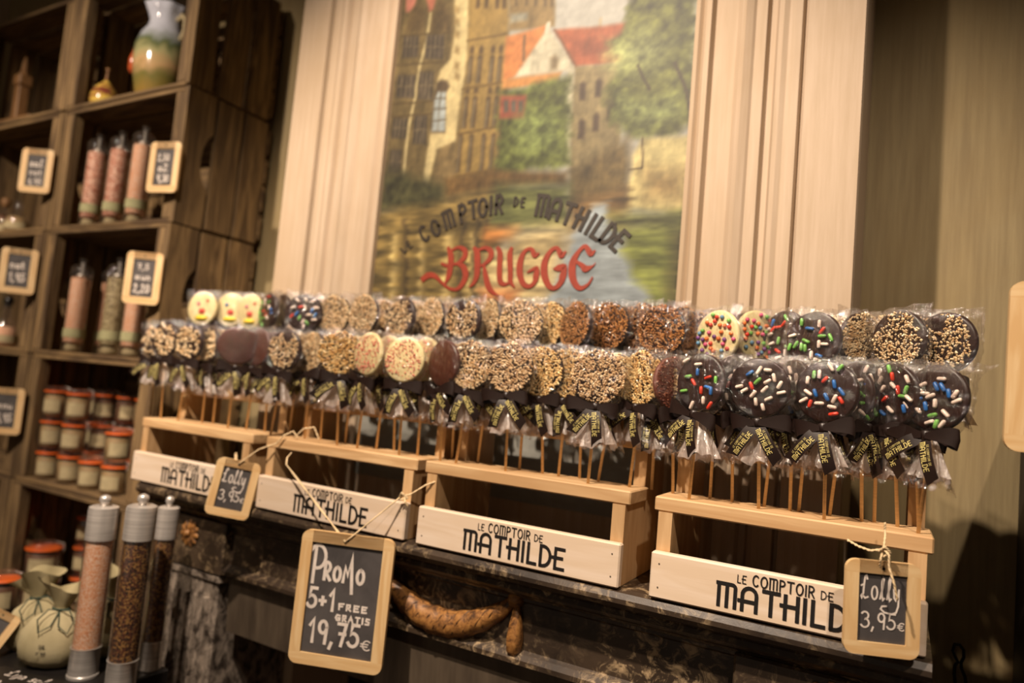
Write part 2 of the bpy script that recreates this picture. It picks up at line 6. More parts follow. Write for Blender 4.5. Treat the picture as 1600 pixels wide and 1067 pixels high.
PAINT = [('p', (188, 180, 162), [(-1.1822, 3.0446), (-0.3627, 2.6712), (-0.3289, 2.1742), (-0.4323, 2.2), (-0.4191, 2.0277), (-0.6256, 2.0647), (-0.6436, 2.2526), (-1.0907, 2.3641)], 0.004, 0.04), ('p', (112, 92, 55), [(-1.0799, 2.409), (-0.7268, 2.3156), (-0.6688, 1.7495), (-0.9932, 1.7561)], 0.004, 0.22), ('p', (196, 120, 95), [(-0.972, 2.2302), (-0.9427, 2.2432), (-0.9418, 2.1916), (-0.9557, 2.1803), (-0.9662, 2.1837)], 0.003, 0.12), ('p', (200, 118, 88), [(-0.9185, 2.2123), (-0.8879, 2.2058), (-0.8917, 2.1751), (-0.9014, 2.1695)], 0.003, 0.12), ('p', (95, 75, 45), [(-0.9519, 2.1744), (-0.9379, 2.2036), (-0.9107, 2.1663), (-0.916, 2.1294), (-0.9604, 2.1376)], 0.006, 0.2), ('p', (95, 75, 45), [(-0.897, 2.1573), (-0.8774, 2.1973), (-0.8448, 2.1472), (-0.8441, 2.1162), (-0.8946, 2.1255)], 0.006, 0.2), ('l', (206, 182, 125), [(-0.8994, 2.1654), (-0.9007, 2.1141), (-0.9139, 2.0505), (-0.9172, 1.9917), (-0.9247, 1.943), (-0.9275, 1.8752), (-0.9274, 1.8136)], 0.006, 0.1), ('p', (74, 62, 48), [(-0.965, 2.1307), (-0.9227, 2.1231), (-0.9212, 2.0737), (-0.9649, 2.0809)], 0.002, 0.2), ('l', (138, 118, 84), [(-0.954, 2.1262), (-0.953, 2.0814)], 0.0018, 0.1), ('l', (138, 118, 84), [(-0.9434, 2.1243), (-0.9424, 2.0797)], 0.0018, 0.1), ('l', (138, 118, 84), [(-0.9329, 2.1224), (-0.932, 2.078)], 0.0018, 0.1), ('l', (130, 110, 76), [(-0.9618, 2.1052), (-0.9197, 2.0979)], 0.0018, 0.1), ('p', (74, 62, 48), [(-0.903, 2.1208), (-0.8565, 2.1123), (-0.8547, 2.0597), (-0.9025, 2.0675)], 0.002, 0.2), ('l', (138, 118, 84), [(-0.8909, 2.1161), (-0.8896, 2.0678)], 0.0018, 0.1), ('l', (138, 118, 84), [(-0.8793, 2.114), (-0.878, 2.0659)], 0.0018, 0.1), ('l', (138, 118, 84), [(-0.8677, 2.1119), (-0.8665, 2.0641)], 0.0018, 0.1), ('l', (130, 110, 76), [(-0.8997, 2.0936), (-0.8534, 2.0856)], 0.0018, 0.1), ('p', (74, 62, 48), [(-0.9695, 2.0433), (-0.9211, 2.036), (-0.9195, 1.9858), (-0.9692, 1.9925)], 0.002, 0.2), ('l', (138, 118, 84), [(-0.9569, 2.0389), (-0.9558, 1.9932)], 0.0018, 0.1), ('l', (138, 118, 84), [(-0.9448, 2.0371), (-0.9437, 1.9916)], 0.0018, 0.1), ('l', (138, 118, 84), [(-0.9327, 2.0353), (-0.9317, 1.99)], 0.0018, 0.1), ('l', (130, 110, 76), [(-0.9662, 2.0174), (-0.918, 2.0106)], 0.0018, 0.1), ('p', (74, 62, 48), [(-0.9127, 2.041), (-0.8751, 2.0352), (-0.8724, 1.9765), (-0.9114, 1.9817)], 0.002, 0.2), ('l', (138, 118, 84), [(-0.9029, 2.037), (-0.9008, 1.9827)], 0.0018, 0.1), ('l', (138, 118, 84), [(-0.8935, 2.0355), (-0.8914, 1.9814)], 0.0018, 0.1), ('l', (138, 118, 84), [(-0.8841, 2.0341), (-0.882, 1.9802)], 0.0018, 0.1), ('l', (130, 110, 76), [(-0.909, 2.0108), (-0.8715, 2.0055)], 0.0018, 0.1), ('p', (74, 62, 48), [(-0.9713, 1.9486), (-0.9308, 1.9437), (-0.9299, 1.9001), (-0.9719, 1.9045)], 0.002, 0.2), ('l', (138, 118, 84), [(-0.9608, 1.9448), (-0.9604, 1.9059)], 0.0018, 0.1), ('l', (138, 118, 84), [(-0.9506, 1.9436), (-0.9503, 1.9048)], 0.0018, 0.1), ('l', (138, 118, 84), [(-0.9405, 1.9424), (-0.9402, 1.9037)], 0.0018, 0.1), ('l', (130, 110, 76), [(-0.9685, 1.9262), (-0.9281, 1.9216)], 0.0018, 0.1), ('p', (74, 62, 48), [(-0.9133, 1.9478), (-0.8802, 1.9438), (-0.8772, 1.8825), (-0.9116, 1.8859)], 0.002, 0.2), ('l', (138, 118, 84), [(-0.9046, 1.9443), (-0.9021, 1.8874)], 0.0018, 0.1), ('l', (138, 118, 84), [(-0.8963, 1.9433), (-0.8939, 1.8866)], 0.0018, 0.1), ('l', (138, 118, 84), [(-0.8881, 1.9423), (-0.8857, 1.8858)], 0.0018, 0.1), ('l', (130, 110, 76), [(-0.9094, 1.9165), (-0.8765, 1.9128)], 0.0018, 0.1), ('p', (74, 62, 48), [(-0.9686, 1.8791), (-0.9391, 1.8763), (-0.9373, 1.8267), (-0.9684, 1.8292)], 0.002, 0.2), ('l', (138, 118, 84), [(-0.9609, 1.8759), (-0.9597, 1.831)], 0.0018, 0.1), ('l', (138, 118, 84), [(-0.9534, 1.8752), (-0.9523, 1.8304)], 0.0018, 0.1), ('l', (138, 118, 84), [(-0.9461, 1.8745), (-0.945, 1.8298)], 0.0018, 0.1), ('l', (130, 110, 76), [(-0.9654, 1.8538), (-0.9359, 1.8513)], 0.0018, 0.1), ('l', (84, 66, 38), [(-0.9726, 2.1308), (-0.8442, 2.115)], 0.0035, 0.1), ('l', (84, 66, 38), [(-0.9764, 2.0655), (-0.8518, 2.0531)], 0.0035, 0.1), ('l', (84, 66, 38), [(-0.9813, 1.9802), (-0.8618, 1.972)], 0.0035, 0.1), ('l', (84, 66, 38), [(-0.9829, 1.9518), (-0.8651, 1.945)], 0.0035, 0.1), ('p', (216, 190, 130), [(-0.8714, 2.3985), (-0.8217, 2.3846), (-0.7933, 2.0526), (-0.8021, 1.9462), (-0.8029, 1.8797), (-0.8458, 1.8673), (-0.8567, 1.8203), (-0.864, 1.761), (-0.8783, 1.7588), (-0.8757, 1.7977), (-0.8713, 1.8698), (-0.8647, 1.9236), (-0.8669, 2.0033), (-0.8584, 2.0357), (-0.8358, 2.0566), (-0.8302, 2.1198)], 0.003, 0.12), ('p', (150, 122, 74), [(-0.8359, 2.1701), (-0.8252, 2.163), (-0.8265, 2.1498), (-0.8373, 2.1568)], 0.003, 0.12), ('p', (150, 122, 74), [(-0.8331, 2.1449), (-0.8224, 2.1379), (-0.8237, 2.1247), (-0.8344, 2.1316)], 0.003, 0.12), ('p', (150, 122, 74), [(-0.8299, 2.1167), (-0.8192, 2.1098), (-0.8205, 2.0966), (-0.8312, 2.1034)], 0.003, 0.12), ('p', (150, 122, 74), [(-0.826, 2.0824), (-0.8154, 2.0757), (-0.8167, 2.0625), (-0.8273, 2.0692)], 0.003, 0.12), ('p', (150, 122, 74), [(-0.8221, 2.0483), (-0.8115, 2.0417), (-0.8129, 2.0287), (-0.8234, 2.0351)], 0.003, 0.12), ('p', (150, 122, 74), [(-0.8196, 2.0267), (-0.8091, 2.0203), (-0.8104, 2.0072), (-0.821, 2.0136)], 0.003, 0.12), ('p', (84, 66, 44), [(-0.8662, 2.0093), (-0.8562, 2.017), (-0.8391, 2.0114), (-0.8305, 1.998), (-0.8388, 1.9841), (-0.8321, 1.9019), (-0.8668, 1.9044), (-0.8684, 1.979)], 0.003, 0.12), ('p', (178, 180, 168), [(-0.8596, 1.99), (-0.8391, 1.9872), (-0.8324, 1.9049), (-0.8643, 1.9084), (-0.8662, 1.9726)], 0.002, 0.18), ('l', (96, 80, 56), [(-0.871, 1.9763), (-0.8377, 1.9742)], 0.0025, 0.1), ('l', (96, 80, 56), [(-0.8684, 1.9545), (-0.8352, 1.9528)], 0.0025, 0.1), ('l', (96, 80, 56), [(-0.8654, 1.9298), (-0.8323, 1.9283)], 0.0025, 0.1), ('l', (96, 80, 56), [(-0.8522, 1.989), (-0.8498, 1.9068)], 0.002, 0.1), ('p', (158, 126, 66), [(-0.8217, 2.3846), (-0.7285, 2.3585), (-0.6996, 2.0372), (-0.7033, 1.9108), (-0.7061, 1.814), (-0.7934, 1.8082), (-0.7954, 1.8861), (-0.7933, 2.0526)], 0.003, 0.13), ('p', (128, 104, 64), [(-0.848, 1.8675), (-0.8015, 1.8796), (-0.7971, 1.8038), (-0.8466, 1.7956)], 0.003, 0.2), ('p', (88, 66, 40), [(-0.7864, 2.1904), (-0.7825, 2.195), (-0.7773, 2.1885), (-0.7775, 2.1522), (-0.7866, 2.154)], 0.002, 0.15), ('p', (88, 66, 40), [(-0.7654, 2.1859), (-0.7615, 2.1905), (-0.7564, 2.184), (-0.7566, 2.148), (-0.7656, 2.1498)], 0.002, 0.15), ('p', (88, 66, 40), [(-0.7393, 2.1803), (-0.7355, 2.1849), (-0.7305, 2.1784), (-0.7307, 2.1428), (-0.7395, 2.1446)], 0.002, 0.15), ('p', (88, 66, 40), [(-0.7224, 2.1767), (-0.7186, 2.1812), (-0.7137, 2.1748), (-0.714, 2.1394), (-0.7227, 2.1412)], 0.002, 0.15), ('p', (88, 66, 40), [(-0.7901, 2.0731), (-0.7858, 2.0778), (-0.7803, 2.0715), (-0.7803, 2.0595), (-0.7901, 2.0611)], 0.002, 0.15), ('p', (88, 66, 40), [(-0.7678, 2.0693), (-0.7635, 2.074), (-0.7581, 2.0677), (-0.7582, 2.0558), (-0.7678, 2.0574)], 0.002, 0.15), ('p', (88, 66, 40), [(-0.7391, 2.0644), (-0.7349, 2.069), (-0.7296, 2.0628), (-0.7297, 2.051), (-0.7391, 2.0526)], 0.002, 0.15), ('p', (88, 66, 40), [(-0.7202, 2.0611), (-0.7161, 2.0657), (-0.7109, 2.0595), (-0.711, 2.0479), (-0.7203, 2.0494)], 0.002, 0.15), ('p', (88, 66, 40), [(-0.7906, 2.0534), (-0.7856, 2.058), (-0.7795, 2.0516), (-0.7797, 1.9967), (-0.7909, 1.9984)], 0.002, 0.15), ('p', (132, 116, 84), [(-0.788, 2.0482), (-0.7847, 2.0494), (-0.7855, 2.0), (-0.789, 2.0005)], 0.002, 0.1), ('p', (88, 66, 40), [(-0.7684, 2.0497), (-0.7634, 2.0543), (-0.7574, 2.0479), (-0.7577, 1.9935), (-0.7686, 1.9951)], 0.002, 0.15), ('p', (132, 116, 84), [(-0.7658, 2.0445), (-0.7625, 2.0458), (-0.7634, 1.9967), (-0.7668, 1.9972)], 0.002, 0.1), ('p', (88, 66, 40), [(-0.7397, 2.045), (-0.7348, 2.0495), (-0.7289, 2.0432), (-0.7293, 1.9894), (-0.74, 1.991)], 0.002, 0.15), ('p', (132, 116, 84), [(-0.7371, 2.0399), (-0.7339, 2.0411), (-0.7349, 1.9926), (-0.7383, 1.9931)], 0.002, 0.1), ('p', (88, 66, 40), [(-0.7209, 2.0419), (-0.7161, 2.0464), (-0.7102, 2.0402), (-0.7107, 1.9867), (-0.7213, 1.9883)], 0.002, 0.15), ('p', (132, 116, 84), [(-0.7184, 2.0368), (-0.7152, 2.0381), (-0.7162, 1.9898), (-0.7195, 1.9903)], 0.002, 0.1), ('p', (88, 66, 40), [(-0.7904, 1.9893), (-0.7861, 1.9941), (-0.7807, 1.988), (-0.7807, 1.9761), (-0.7905, 1.9774)], 0.002, 0.15), ('p', (88, 66, 40), [(-0.771, 1.9866), (-0.7667, 1.9913), (-0.7613, 1.9852), (-0.7614, 1.9734), (-0.771, 1.9747)], 0.002, 0.15), ('p', (88, 66, 40), [(-0.7383, 1.9819), (-0.7341, 1.9866), (-0.7289, 1.9806), (-0.729, 1.969), (-0.7383, 1.9702)], 0.002, 0.15), ('p', (88, 66, 40), [(-0.7209, 1.9795), (-0.7168, 1.9841), (-0.7116, 1.9782), (-0.7117, 1.9666), (-0.721, 1.9679)], 0.002, 0.15), ('p', (88, 66, 40), [(-0.7922, 1.9687), (-0.7869, 1.9734), (-0.7804, 1.9671), (-0.7807, 1.9051), (-0.7925, 1.9064)], 0.002, 0.15), ('p', (132, 116, 84), [(-0.7896, 1.9636), (-0.786, 1.9649), (-0.7868, 1.9082), (-0.7907, 1.9086)], 0.002, 0.1), ('p', (88, 66, 40), [(-0.7714, 1.9659), (-0.7662, 1.9705), (-0.7598, 1.9644), (-0.7601, 1.9028), (-0.7717, 1.9041)], 0.002, 0.15), ('p', (132, 116, 84), [(-0.7688, 1.9609), (-0.7652, 1.9622), (-0.7662, 1.9058), (-0.7699, 1.9063)], 0.002, 0.1), ('p', (88, 66, 40), [(-0.7401, 1.9617), (-0.7349, 1.9663), (-0.7287, 1.9602), (-0.7291, 1.8993), (-0.7405, 1.9006)], 0.002, 0.15), ('p', (132, 116, 84), [(-0.7376, 1.9567), (-0.7341, 1.958), (-0.735, 1.9023), (-0.7387, 1.9027)], 0.002, 0.1), ('p', (88, 66, 40), [(-0.7214, 1.9592), (-0.7163, 1.9637), (-0.7101, 1.9577), (-0.7106, 1.8973), (-0.7218, 1.8985)], 0.002, 0.15), ('p', (132, 116, 84), [(-0.7189, 1.9542), (-0.7154, 1.9555), (-0.7164, 1.9002), (-0.7201, 1.9006)], 0.002, 0.1), ('p', (88, 66, 40), [(-0.796, 1.892), (-0.7914, 1.8969), (-0.7856, 1.8909), (-0.7859, 1.8147), (-0.7963, 1.8155)], 0.002, 0.15), ('p', (132, 116, 84), [(-0.7934, 1.887), (-0.7905, 1.8885), (-0.7914, 1.8174), (-0.7945, 1.8177)], 0.002, 0.1), ('p', (88, 66, 40), [(-0.7711, 1.8894), (-0.7666, 1.8942), (-0.7609, 1.8883), (-0.7613, 1.8127), (-0.7715, 1.8135)], 0.002, 0.15), ('p', (132, 116, 84), [(-0.7685, 1.8844), (-0.7657, 1.8859), (-0.7666, 1.8154), (-0.7697, 1.8157)], 0.002, 0.1), ('p', (88, 66, 40), [(-0.7413, 1.8862), (-0.7368, 1.8909), (-0.7312, 1.8851), (-0.7318, 1.8104), (-0.7417, 1.8111)], 0.002, 0.15), ('p', (132, 116, 84), [(-0.7387, 1.8813), (-0.7359, 1.8827), (-0.737, 1.8131), (-0.74, 1.8133)], 0.002, 0.1), ('p', (88, 66, 40), [(-0.7199, 1.8839), (-0.7155, 1.8886), (-0.7101, 1.8829), (-0.7107, 1.8087), (-0.7205, 1.8095)], 0.002, 0.15), ('p', (132, 116, 84), [(-0.7175, 1.879), (-0.7147, 1.8805), (-0.7158, 1.8114), (-0.7188, 1.8116)], 0.002, 0.1), ('l', (112, 86, 44), [(-0.7988, 2.0885), (-0.7086, 2.0866)], 0.005, 0.1), ('l', (112, 86, 44), [(-0.7992, 1.9876), (-0.7072, 1.9885)], 0.005, 0.1), ('l', (112, 86, 44), [(-0.7995, 1.8954), (-0.7059, 1.899)], 0.005, 0.1), ('l', (112, 86, 44), [(-0.7998, 1.807), (-0.7047, 1.8133)], 0.005, 0.1), ('p', (146, 118, 72), [(-0.7285, 2.3585), (-0.6223, 2.3287), (-0.6017, 2.0818), (-0.7025, 2.0914)], 0.003, 0.15), ('p', (92, 74, 50), [(-0.6964, 2.177), (-0.6904, 2.1757), (-0.6875, 2.1399), (-0.6927, 2.141)], 0.002, 0.12), ('p', (92, 74, 50), [(-0.6734, 2.1721), (-0.6676, 2.1708), (-0.6648, 2.1353), (-0.6699, 2.1364)], 0.002, 0.12), ('p', (92, 74, 50), [(-0.6528, 2.1676), (-0.6471, 2.1664), (-0.6443, 2.1312), (-0.6494, 2.1322)], 0.002, 0.12), ('p', (92, 74, 50), [(-0.6319, 2.1631), (-0.6263, 2.1619), (-0.6236, 2.1269), (-0.6286, 2.128)], 0.002, 0.12), ('p', (92, 74, 50), [(-0.6175, 2.16), (-0.6119, 2.1588), (-0.6093, 2.124), (-0.6143, 2.125)], 0.002, 0.12), ('p', (150, 142, 118), [(-0.7021, 2.1253), (-0.6622, 2.1221), (-0.6618, 2.1058), (-0.7003, 2.1073)], 0.003, 0.12), ('p', (200, 124, 66), [(-0.7066, 2.0804), (-0.6217, 2.0878), (-0.6137, 2.0807), (-0.6473, 2.0343), (-0.6761, 1.9955), (-0.7062, 1.989)], 0.003, 0.13), ('l', (120, 90, 60), [(-0.6651, 2.0747), (-0.6633, 2.0256)], 0.006, 0.1), ('l', (190, 170, 135), [(-0.5086, 2.0785), (-0.508, 2.0458)], 0.006, 0.1), ('p', (204, 190, 156), [(-0.6151, 2.0826), (-0.5526, 1.9955), (-0.5474, 1.8925), (-0.544, 1.7911), (-0.5515, 1.7917), (-0.5658, 1.9877), (-0.5827, 1.9925), (-0.681, 1.9939)], 0.003, 0.14), ('p', (140, 118, 84), [(-0.6045, 2.0216), (-0.5953, 2.0257), (-0.5885, 2.0162), (-0.589, 1.9968), (-0.6021, 1.9961)], 0.004, 0.2), ('l', (214, 200, 168), [(-0.6157, 2.089), (-0.6174, 2.0746)], 0.01, 0.1), ('p', (172, 92, 58), [(-0.6023, 2.0752), (-0.5142, 2.0654), (-0.4349, 2.0621), (-0.375, 2.0547), (-0.3688, 2.0391), (-0.4391, 2.0155), (-0.438, 1.988), (-0.5502, 1.9951)], 0.003, 0.14), ('p', (146, 76, 50), [(-0.5643, 2.0482), (-0.5239, 2.0465), (-0.4927, 2.0086), (-0.5434, 2.0088)], 0.012, 0.15), ('l', (120, 76, 48), [(-0.6011, 2.0749), (-0.5502, 1.9951)], 0.004, 0.1), ('p', (146, 126, 84), [(-0.5526, 1.9955), (-0.4665, 1.9894), (-0.4524, 1.8501), (-0.4671, 1.7686), (-0.5194, 1.7376), (-0.5392, 1.7387), (-0.5504, 1.882)], 0.003, 0.16), ('p', (78, 60, 44), [(-0.539, 1.9596), (-0.5333, 1.9653), (-0.5264, 1.9589), (-0.5261, 1.9286), (-0.5381, 1.9302)], 0.002, 0.12), ('p', (78, 60, 44), [(-0.5085, 1.9601), (-0.5029, 1.9657), (-0.4963, 1.9593), (-0.496, 1.9305), (-0.5078, 1.9321)], 0.002, 0.12), ('p', (78, 60, 44), [(-0.5351, 1.8894), (-0.5293, 1.8952), (-0.5226, 1.889), (-0.5219, 1.8558), (-0.5339, 1.8571)], 0.002, 0.12), ('p', (78, 60, 44), [(-0.5076, 1.8974), (-0.502, 1.9031), (-0.4954, 1.8969), (-0.4951, 1.8673), (-0.5068, 1.8686)], 0.002, 0.12), ('p', (78, 60, 44), [(-0.4822, 1.9096), (-0.4766, 1.9152), (-0.4702, 1.9091), (-0.4703, 1.885), (-0.4819, 1.8863)], 0.002, 0.12), ('p', (78, 60, 44), [(-0.5292, 1.7844), (-0.5235, 1.7903), (-0.5168, 1.7845), (-0.5167, 1.7577), (-0.5285, 1.7584)], 0.002, 0.12), ('p', (78, 60, 44), [(-0.5026, 1.8129), (-0.497, 1.8187), (-0.4904, 1.8129), (-0.4903, 1.7862), (-0.502, 1.7871)], 0.002, 0.12), ('p', (204, 138, 72), [(-0.7028, 1.9937), (-0.5801, 1.9899), (-0.5866, 1.9709), (-0.7072, 1.9735)], 0.003, 0.12), ('f', (96, 100, 46), [(-0.7095, 1.9703), (-0.5649, 1.9776), (-0.5445, 1.8035), (-0.7035, 1.8024), (-0.7079, 1.9056)], 0.008, 0.3), ('p', (160, 82, 56), [(-0.7072, 1.9608), (-0.6508, 1.9554), (-0.6499, 1.909), (-0.7051, 1.9156)], 0.003, 0.15), ('p', (92, 84, 70), [(-0.6983, 1.9504), (-0.688, 1.9496), (-0.6863, 1.927), (-0.696, 1.9277)], 0.002, 0.12), ('p', (92, 84, 70), [(-0.6815, 1.9481), (-0.6713, 1.9473), (-0.6696, 1.925), (-0.6792, 1.9256)], 0.002, 0.12), ('p', (92, 84, 70), [(-0.6661, 1.9461), (-0.656, 1.9453), (-0.6544, 1.9231), (-0.6638, 1.9237)], 0.002, 0.12), ('f', (118, 126, 66), [(-0.6607, 1.9171), (-0.612, 1.9222), (-0.5738, 1.8956), (-0.5687, 1.8406), (-0.6278, 1.8352), (-0.6688, 1.8728)], 0.02, 0.3), ('f', (92, 92, 44), [(-0.4711, 2.2479), (-0.3414, 2.2136), (-0.3207, 1.856), (-0.3795, 1.8425), (-0.4398, 1.8581), (-0.4757, 1.884), (-0.4921, 1.9497), (-0.4651, 1.9722), (-0.4568, 2.0026), (-0.4945, 2.0304), (-0.4584, 2.056)], 0.008, 0.34), ('f', (150, 152, 92), [(-0.4838, 2.0339), (-0.4195, 2.033), (-0.3764, 2.0046), (-0.3942, 1.9716), (-0.4457, 1.964), (-0.4802, 1.9905)], 0.025, 0.3), ('f', (140, 146, 84), [(-0.4643, 1.9299), (-0.4102, 1.9122), (-0.3599, 1.9156), (-0.3474, 1.8789), (-0.4066, 1.8657), (-0.4613, 1.8928)], 0.02, 0.3), ('l', (62, 50, 34), [(-0.364, 1.9719), (-0.3404, 1.918), (-0.3317, 1.877)], 0.006, 0.1), ('l', (62, 50, 34), [(-0.4309, 1.9774), (-0.4066, 1.9323)], 0.005, 0.1), ('p', (106, 86, 50), [(-0.5444, 1.7954), (-0.4391, 1.8487), (-0.4305, 1.8068), (-0.4288, 1.7203), (-0.5361, 1.7354)], 0.012, 0.28), ('p', (208, 186, 122), [(-0.4127, 1.845), (-0.3303, 1.8423), (-0.3306, 1.7785), (-0.3295, 1.7092), (-0.4344, 1.7246), (-0.4268, 1.7937), (-0.4276, 1.8168)], 0.004, 0.2), ('p', (150, 122, 74), [(-0.4058, 1.7895), (-0.3334, 1.7836), (-0.332, 1.7298), (-0.3968, 1.7386)], 0.02, 0.2), ('l', (90, 70, 44), [(-0.4127, 1.845), (-0.4086, 1.7922), (-0.4319, 1.7916)], 0.003, 0.1), ('p', (108, 80, 42), [(-0.8209, 1.8056), (-0.7009, 1.8136), (-0.553, 1.7961), (-0.5499, 1.7745), (-0.6973, 1.7794), (-0.8168, 1.7699)], 0.006, 0.25), ('f', (70, 66, 38), [(-0.9873, 1.8307), (-0.875, 1.8097), (-0.8195, 1.7937), (-0.814, 1.7463), (-0.8841, 1.7351), (-0.9805, 1.7492)], 0.012, 0.3), ('h', (128, 104, 56), [(-0.9959, 1.7469), (-0.8154, 1.7581), (-0.6973, 1.7794), (-0.6543, 1.3695), (-0.9843, 1.3418)], 0.012, 0.28), ('h', (104, 104, 56), [(-0.7043, 1.7855), (-0.5424, 1.774), (-0.5347, 1.689), (-0.7077, 1.6955)], 0.012, 0.28), ('h', (112, 84, 48), [(-0.5395, 1.7419), (-0.4294, 1.7609), (-0.4234, 1.6847), (-0.5347, 1.689)], 0.012, 0.3), ('h', (190, 160, 96), [(-0.9392, 1.6982), (-0.9225, 1.6976), (-0.9108, 1.5239), (-0.9302, 1.5235)], 0.006, 0.25), ('h', (190, 160, 96), [(-0.8684, 1.6957), (-0.8568, 1.6952), (-0.8462, 1.5255), (-0.8605, 1.5251)], 0.006, 0.25), ('h', (190, 160, 96), [(-0.8044, 1.6934), (-0.7864, 1.6927), (-0.777, 1.5271), (-0.7974, 1.5266)], 0.006, 0.25), ('h', (190, 160, 96), [(-0.7465, 1.6913), (-0.7346, 1.6909), (-0.7259, 1.5283), (-0.7403, 1.528)], 0.006, 0.25), ('h', (74, 58, 36), [(-0.909, 1.7273), (-0.9015, 1.7269), (-0.888, 1.5598), (-0.8968, 1.5597)], 0.005, 0.25), ('h', (74, 58, 36), [(-0.7699, 1.7209), (-0.7632, 1.7205), (-0.752, 1.5613), (-0.76, 1.5612)], 0.005, 0.25), ('h', (74, 58, 36), [(-0.7364, 1.7193), (-0.7298, 1.719), (-0.7192, 1.5617), (-0.727, 1.5616)], 0.005, 0.25), ('h', (74, 58, 36), [(-0.7166, 1.7184), (-0.7101, 1.7181), (-0.6998, 1.5619), (-0.7075, 1.5618)], 0.005, 0.25), ('h', (196, 126, 62), [(-0.7148, 1.7014), (-0.6389, 1.6995), (-0.6489, 1.6768), (-0.7177, 1.6678)], 0.01, 0.2), ('h', (200, 172, 116), [(-0.6382, 1.6929), (-0.5385, 1.6996), (-0.5508, 1.5845), (-0.5767, 1.5528), (-0.7115, 1.5507), (-0.7017, 1.6395)], 0.02, 0.22), ('h', (196, 120, 66), [(-0.708, 1.5784), (-0.6273, 1.5842), (-0.6363, 1.5519), (-0.7115, 1.5507)], 0.015, 0.2), ('h', (164, 168, 162), [(-0.5822, 1.549), (-0.5508, 1.5845), (-0.5276, 1.673), (-0.4858, 1.7326), (-0.4654, 1.735), (-0.4553, 1.691), (-0.4372, 1.6752), (-0.4219, 1.6346), (-0.3796, 1.5802), (-0.3702, 1.3933), (-0.6062, 1.3735)], 0.006, 0.1), ('h', (122, 124, 56), [(-0.4417, 1.6854), (-0.3306, 1.7103), (-0.3131, 1.3981), (-0.3654, 1.3938), (-0.3806, 1.5802), (-0.4118, 1.6047)], 0.01, 0.26), ('h', (88, 80, 40), [(-0.3524, 1.7114), (-0.3258, 1.71), (-0.3131, 1.3981), (-0.3413, 1.3958)], 0.012, 0.25), ('h', (120, 118, 60), [(-0.4575, 1.7167), (-0.3307, 1.7127), (-0.3333, 1.6813), (-0.4553, 1.691)], 0.012, 0.3)]
ARC_TEXT = [('L', -0.9063, 1.6623, 0.0171, -52), ('E', -0.8928, 1.6726, 0.0171, -46), ('C', -0.8582, 1.694, 0.0331, -34), ('O', -0.8311, 1.7047, 0.0331, -28), ('M', -0.8005, 1.7216, 0.0354, -22), ('P', -0.7682, 1.7316, 0.0354, -16), ('T', -0.7452, 1.738, 0.0342, -11), ('O', -0.7235, 1.7407, 0.0342, -7), ('I', -0.705, 1.7434, 0.0342, -4), ('R', -0.6867, 1.7449, 0.0342, -1), ('D', -0.6507, 1.7477, 0.0171, 2), ('E', -0.6355, 1.7456, 0.0171, 4), ('M', -0.5932, 1.7372, 0.0365, 8), ('A', -0.5663, 1.7286, 0.0365, 14), ('T', -0.5399, 1.7189, 0.0365, 18), ('H', -0.5139, 1.7084, 0.0365, 24), ('I', -0.4946, 1.6983, 0.0365, 28), ('L', -0.4781, 1.6896, 0.0365, 32), ('D', -0.4593, 1.6787, 0.0354, 36), ('E', -0.4384, 1.6667, 0.0354, 42)]
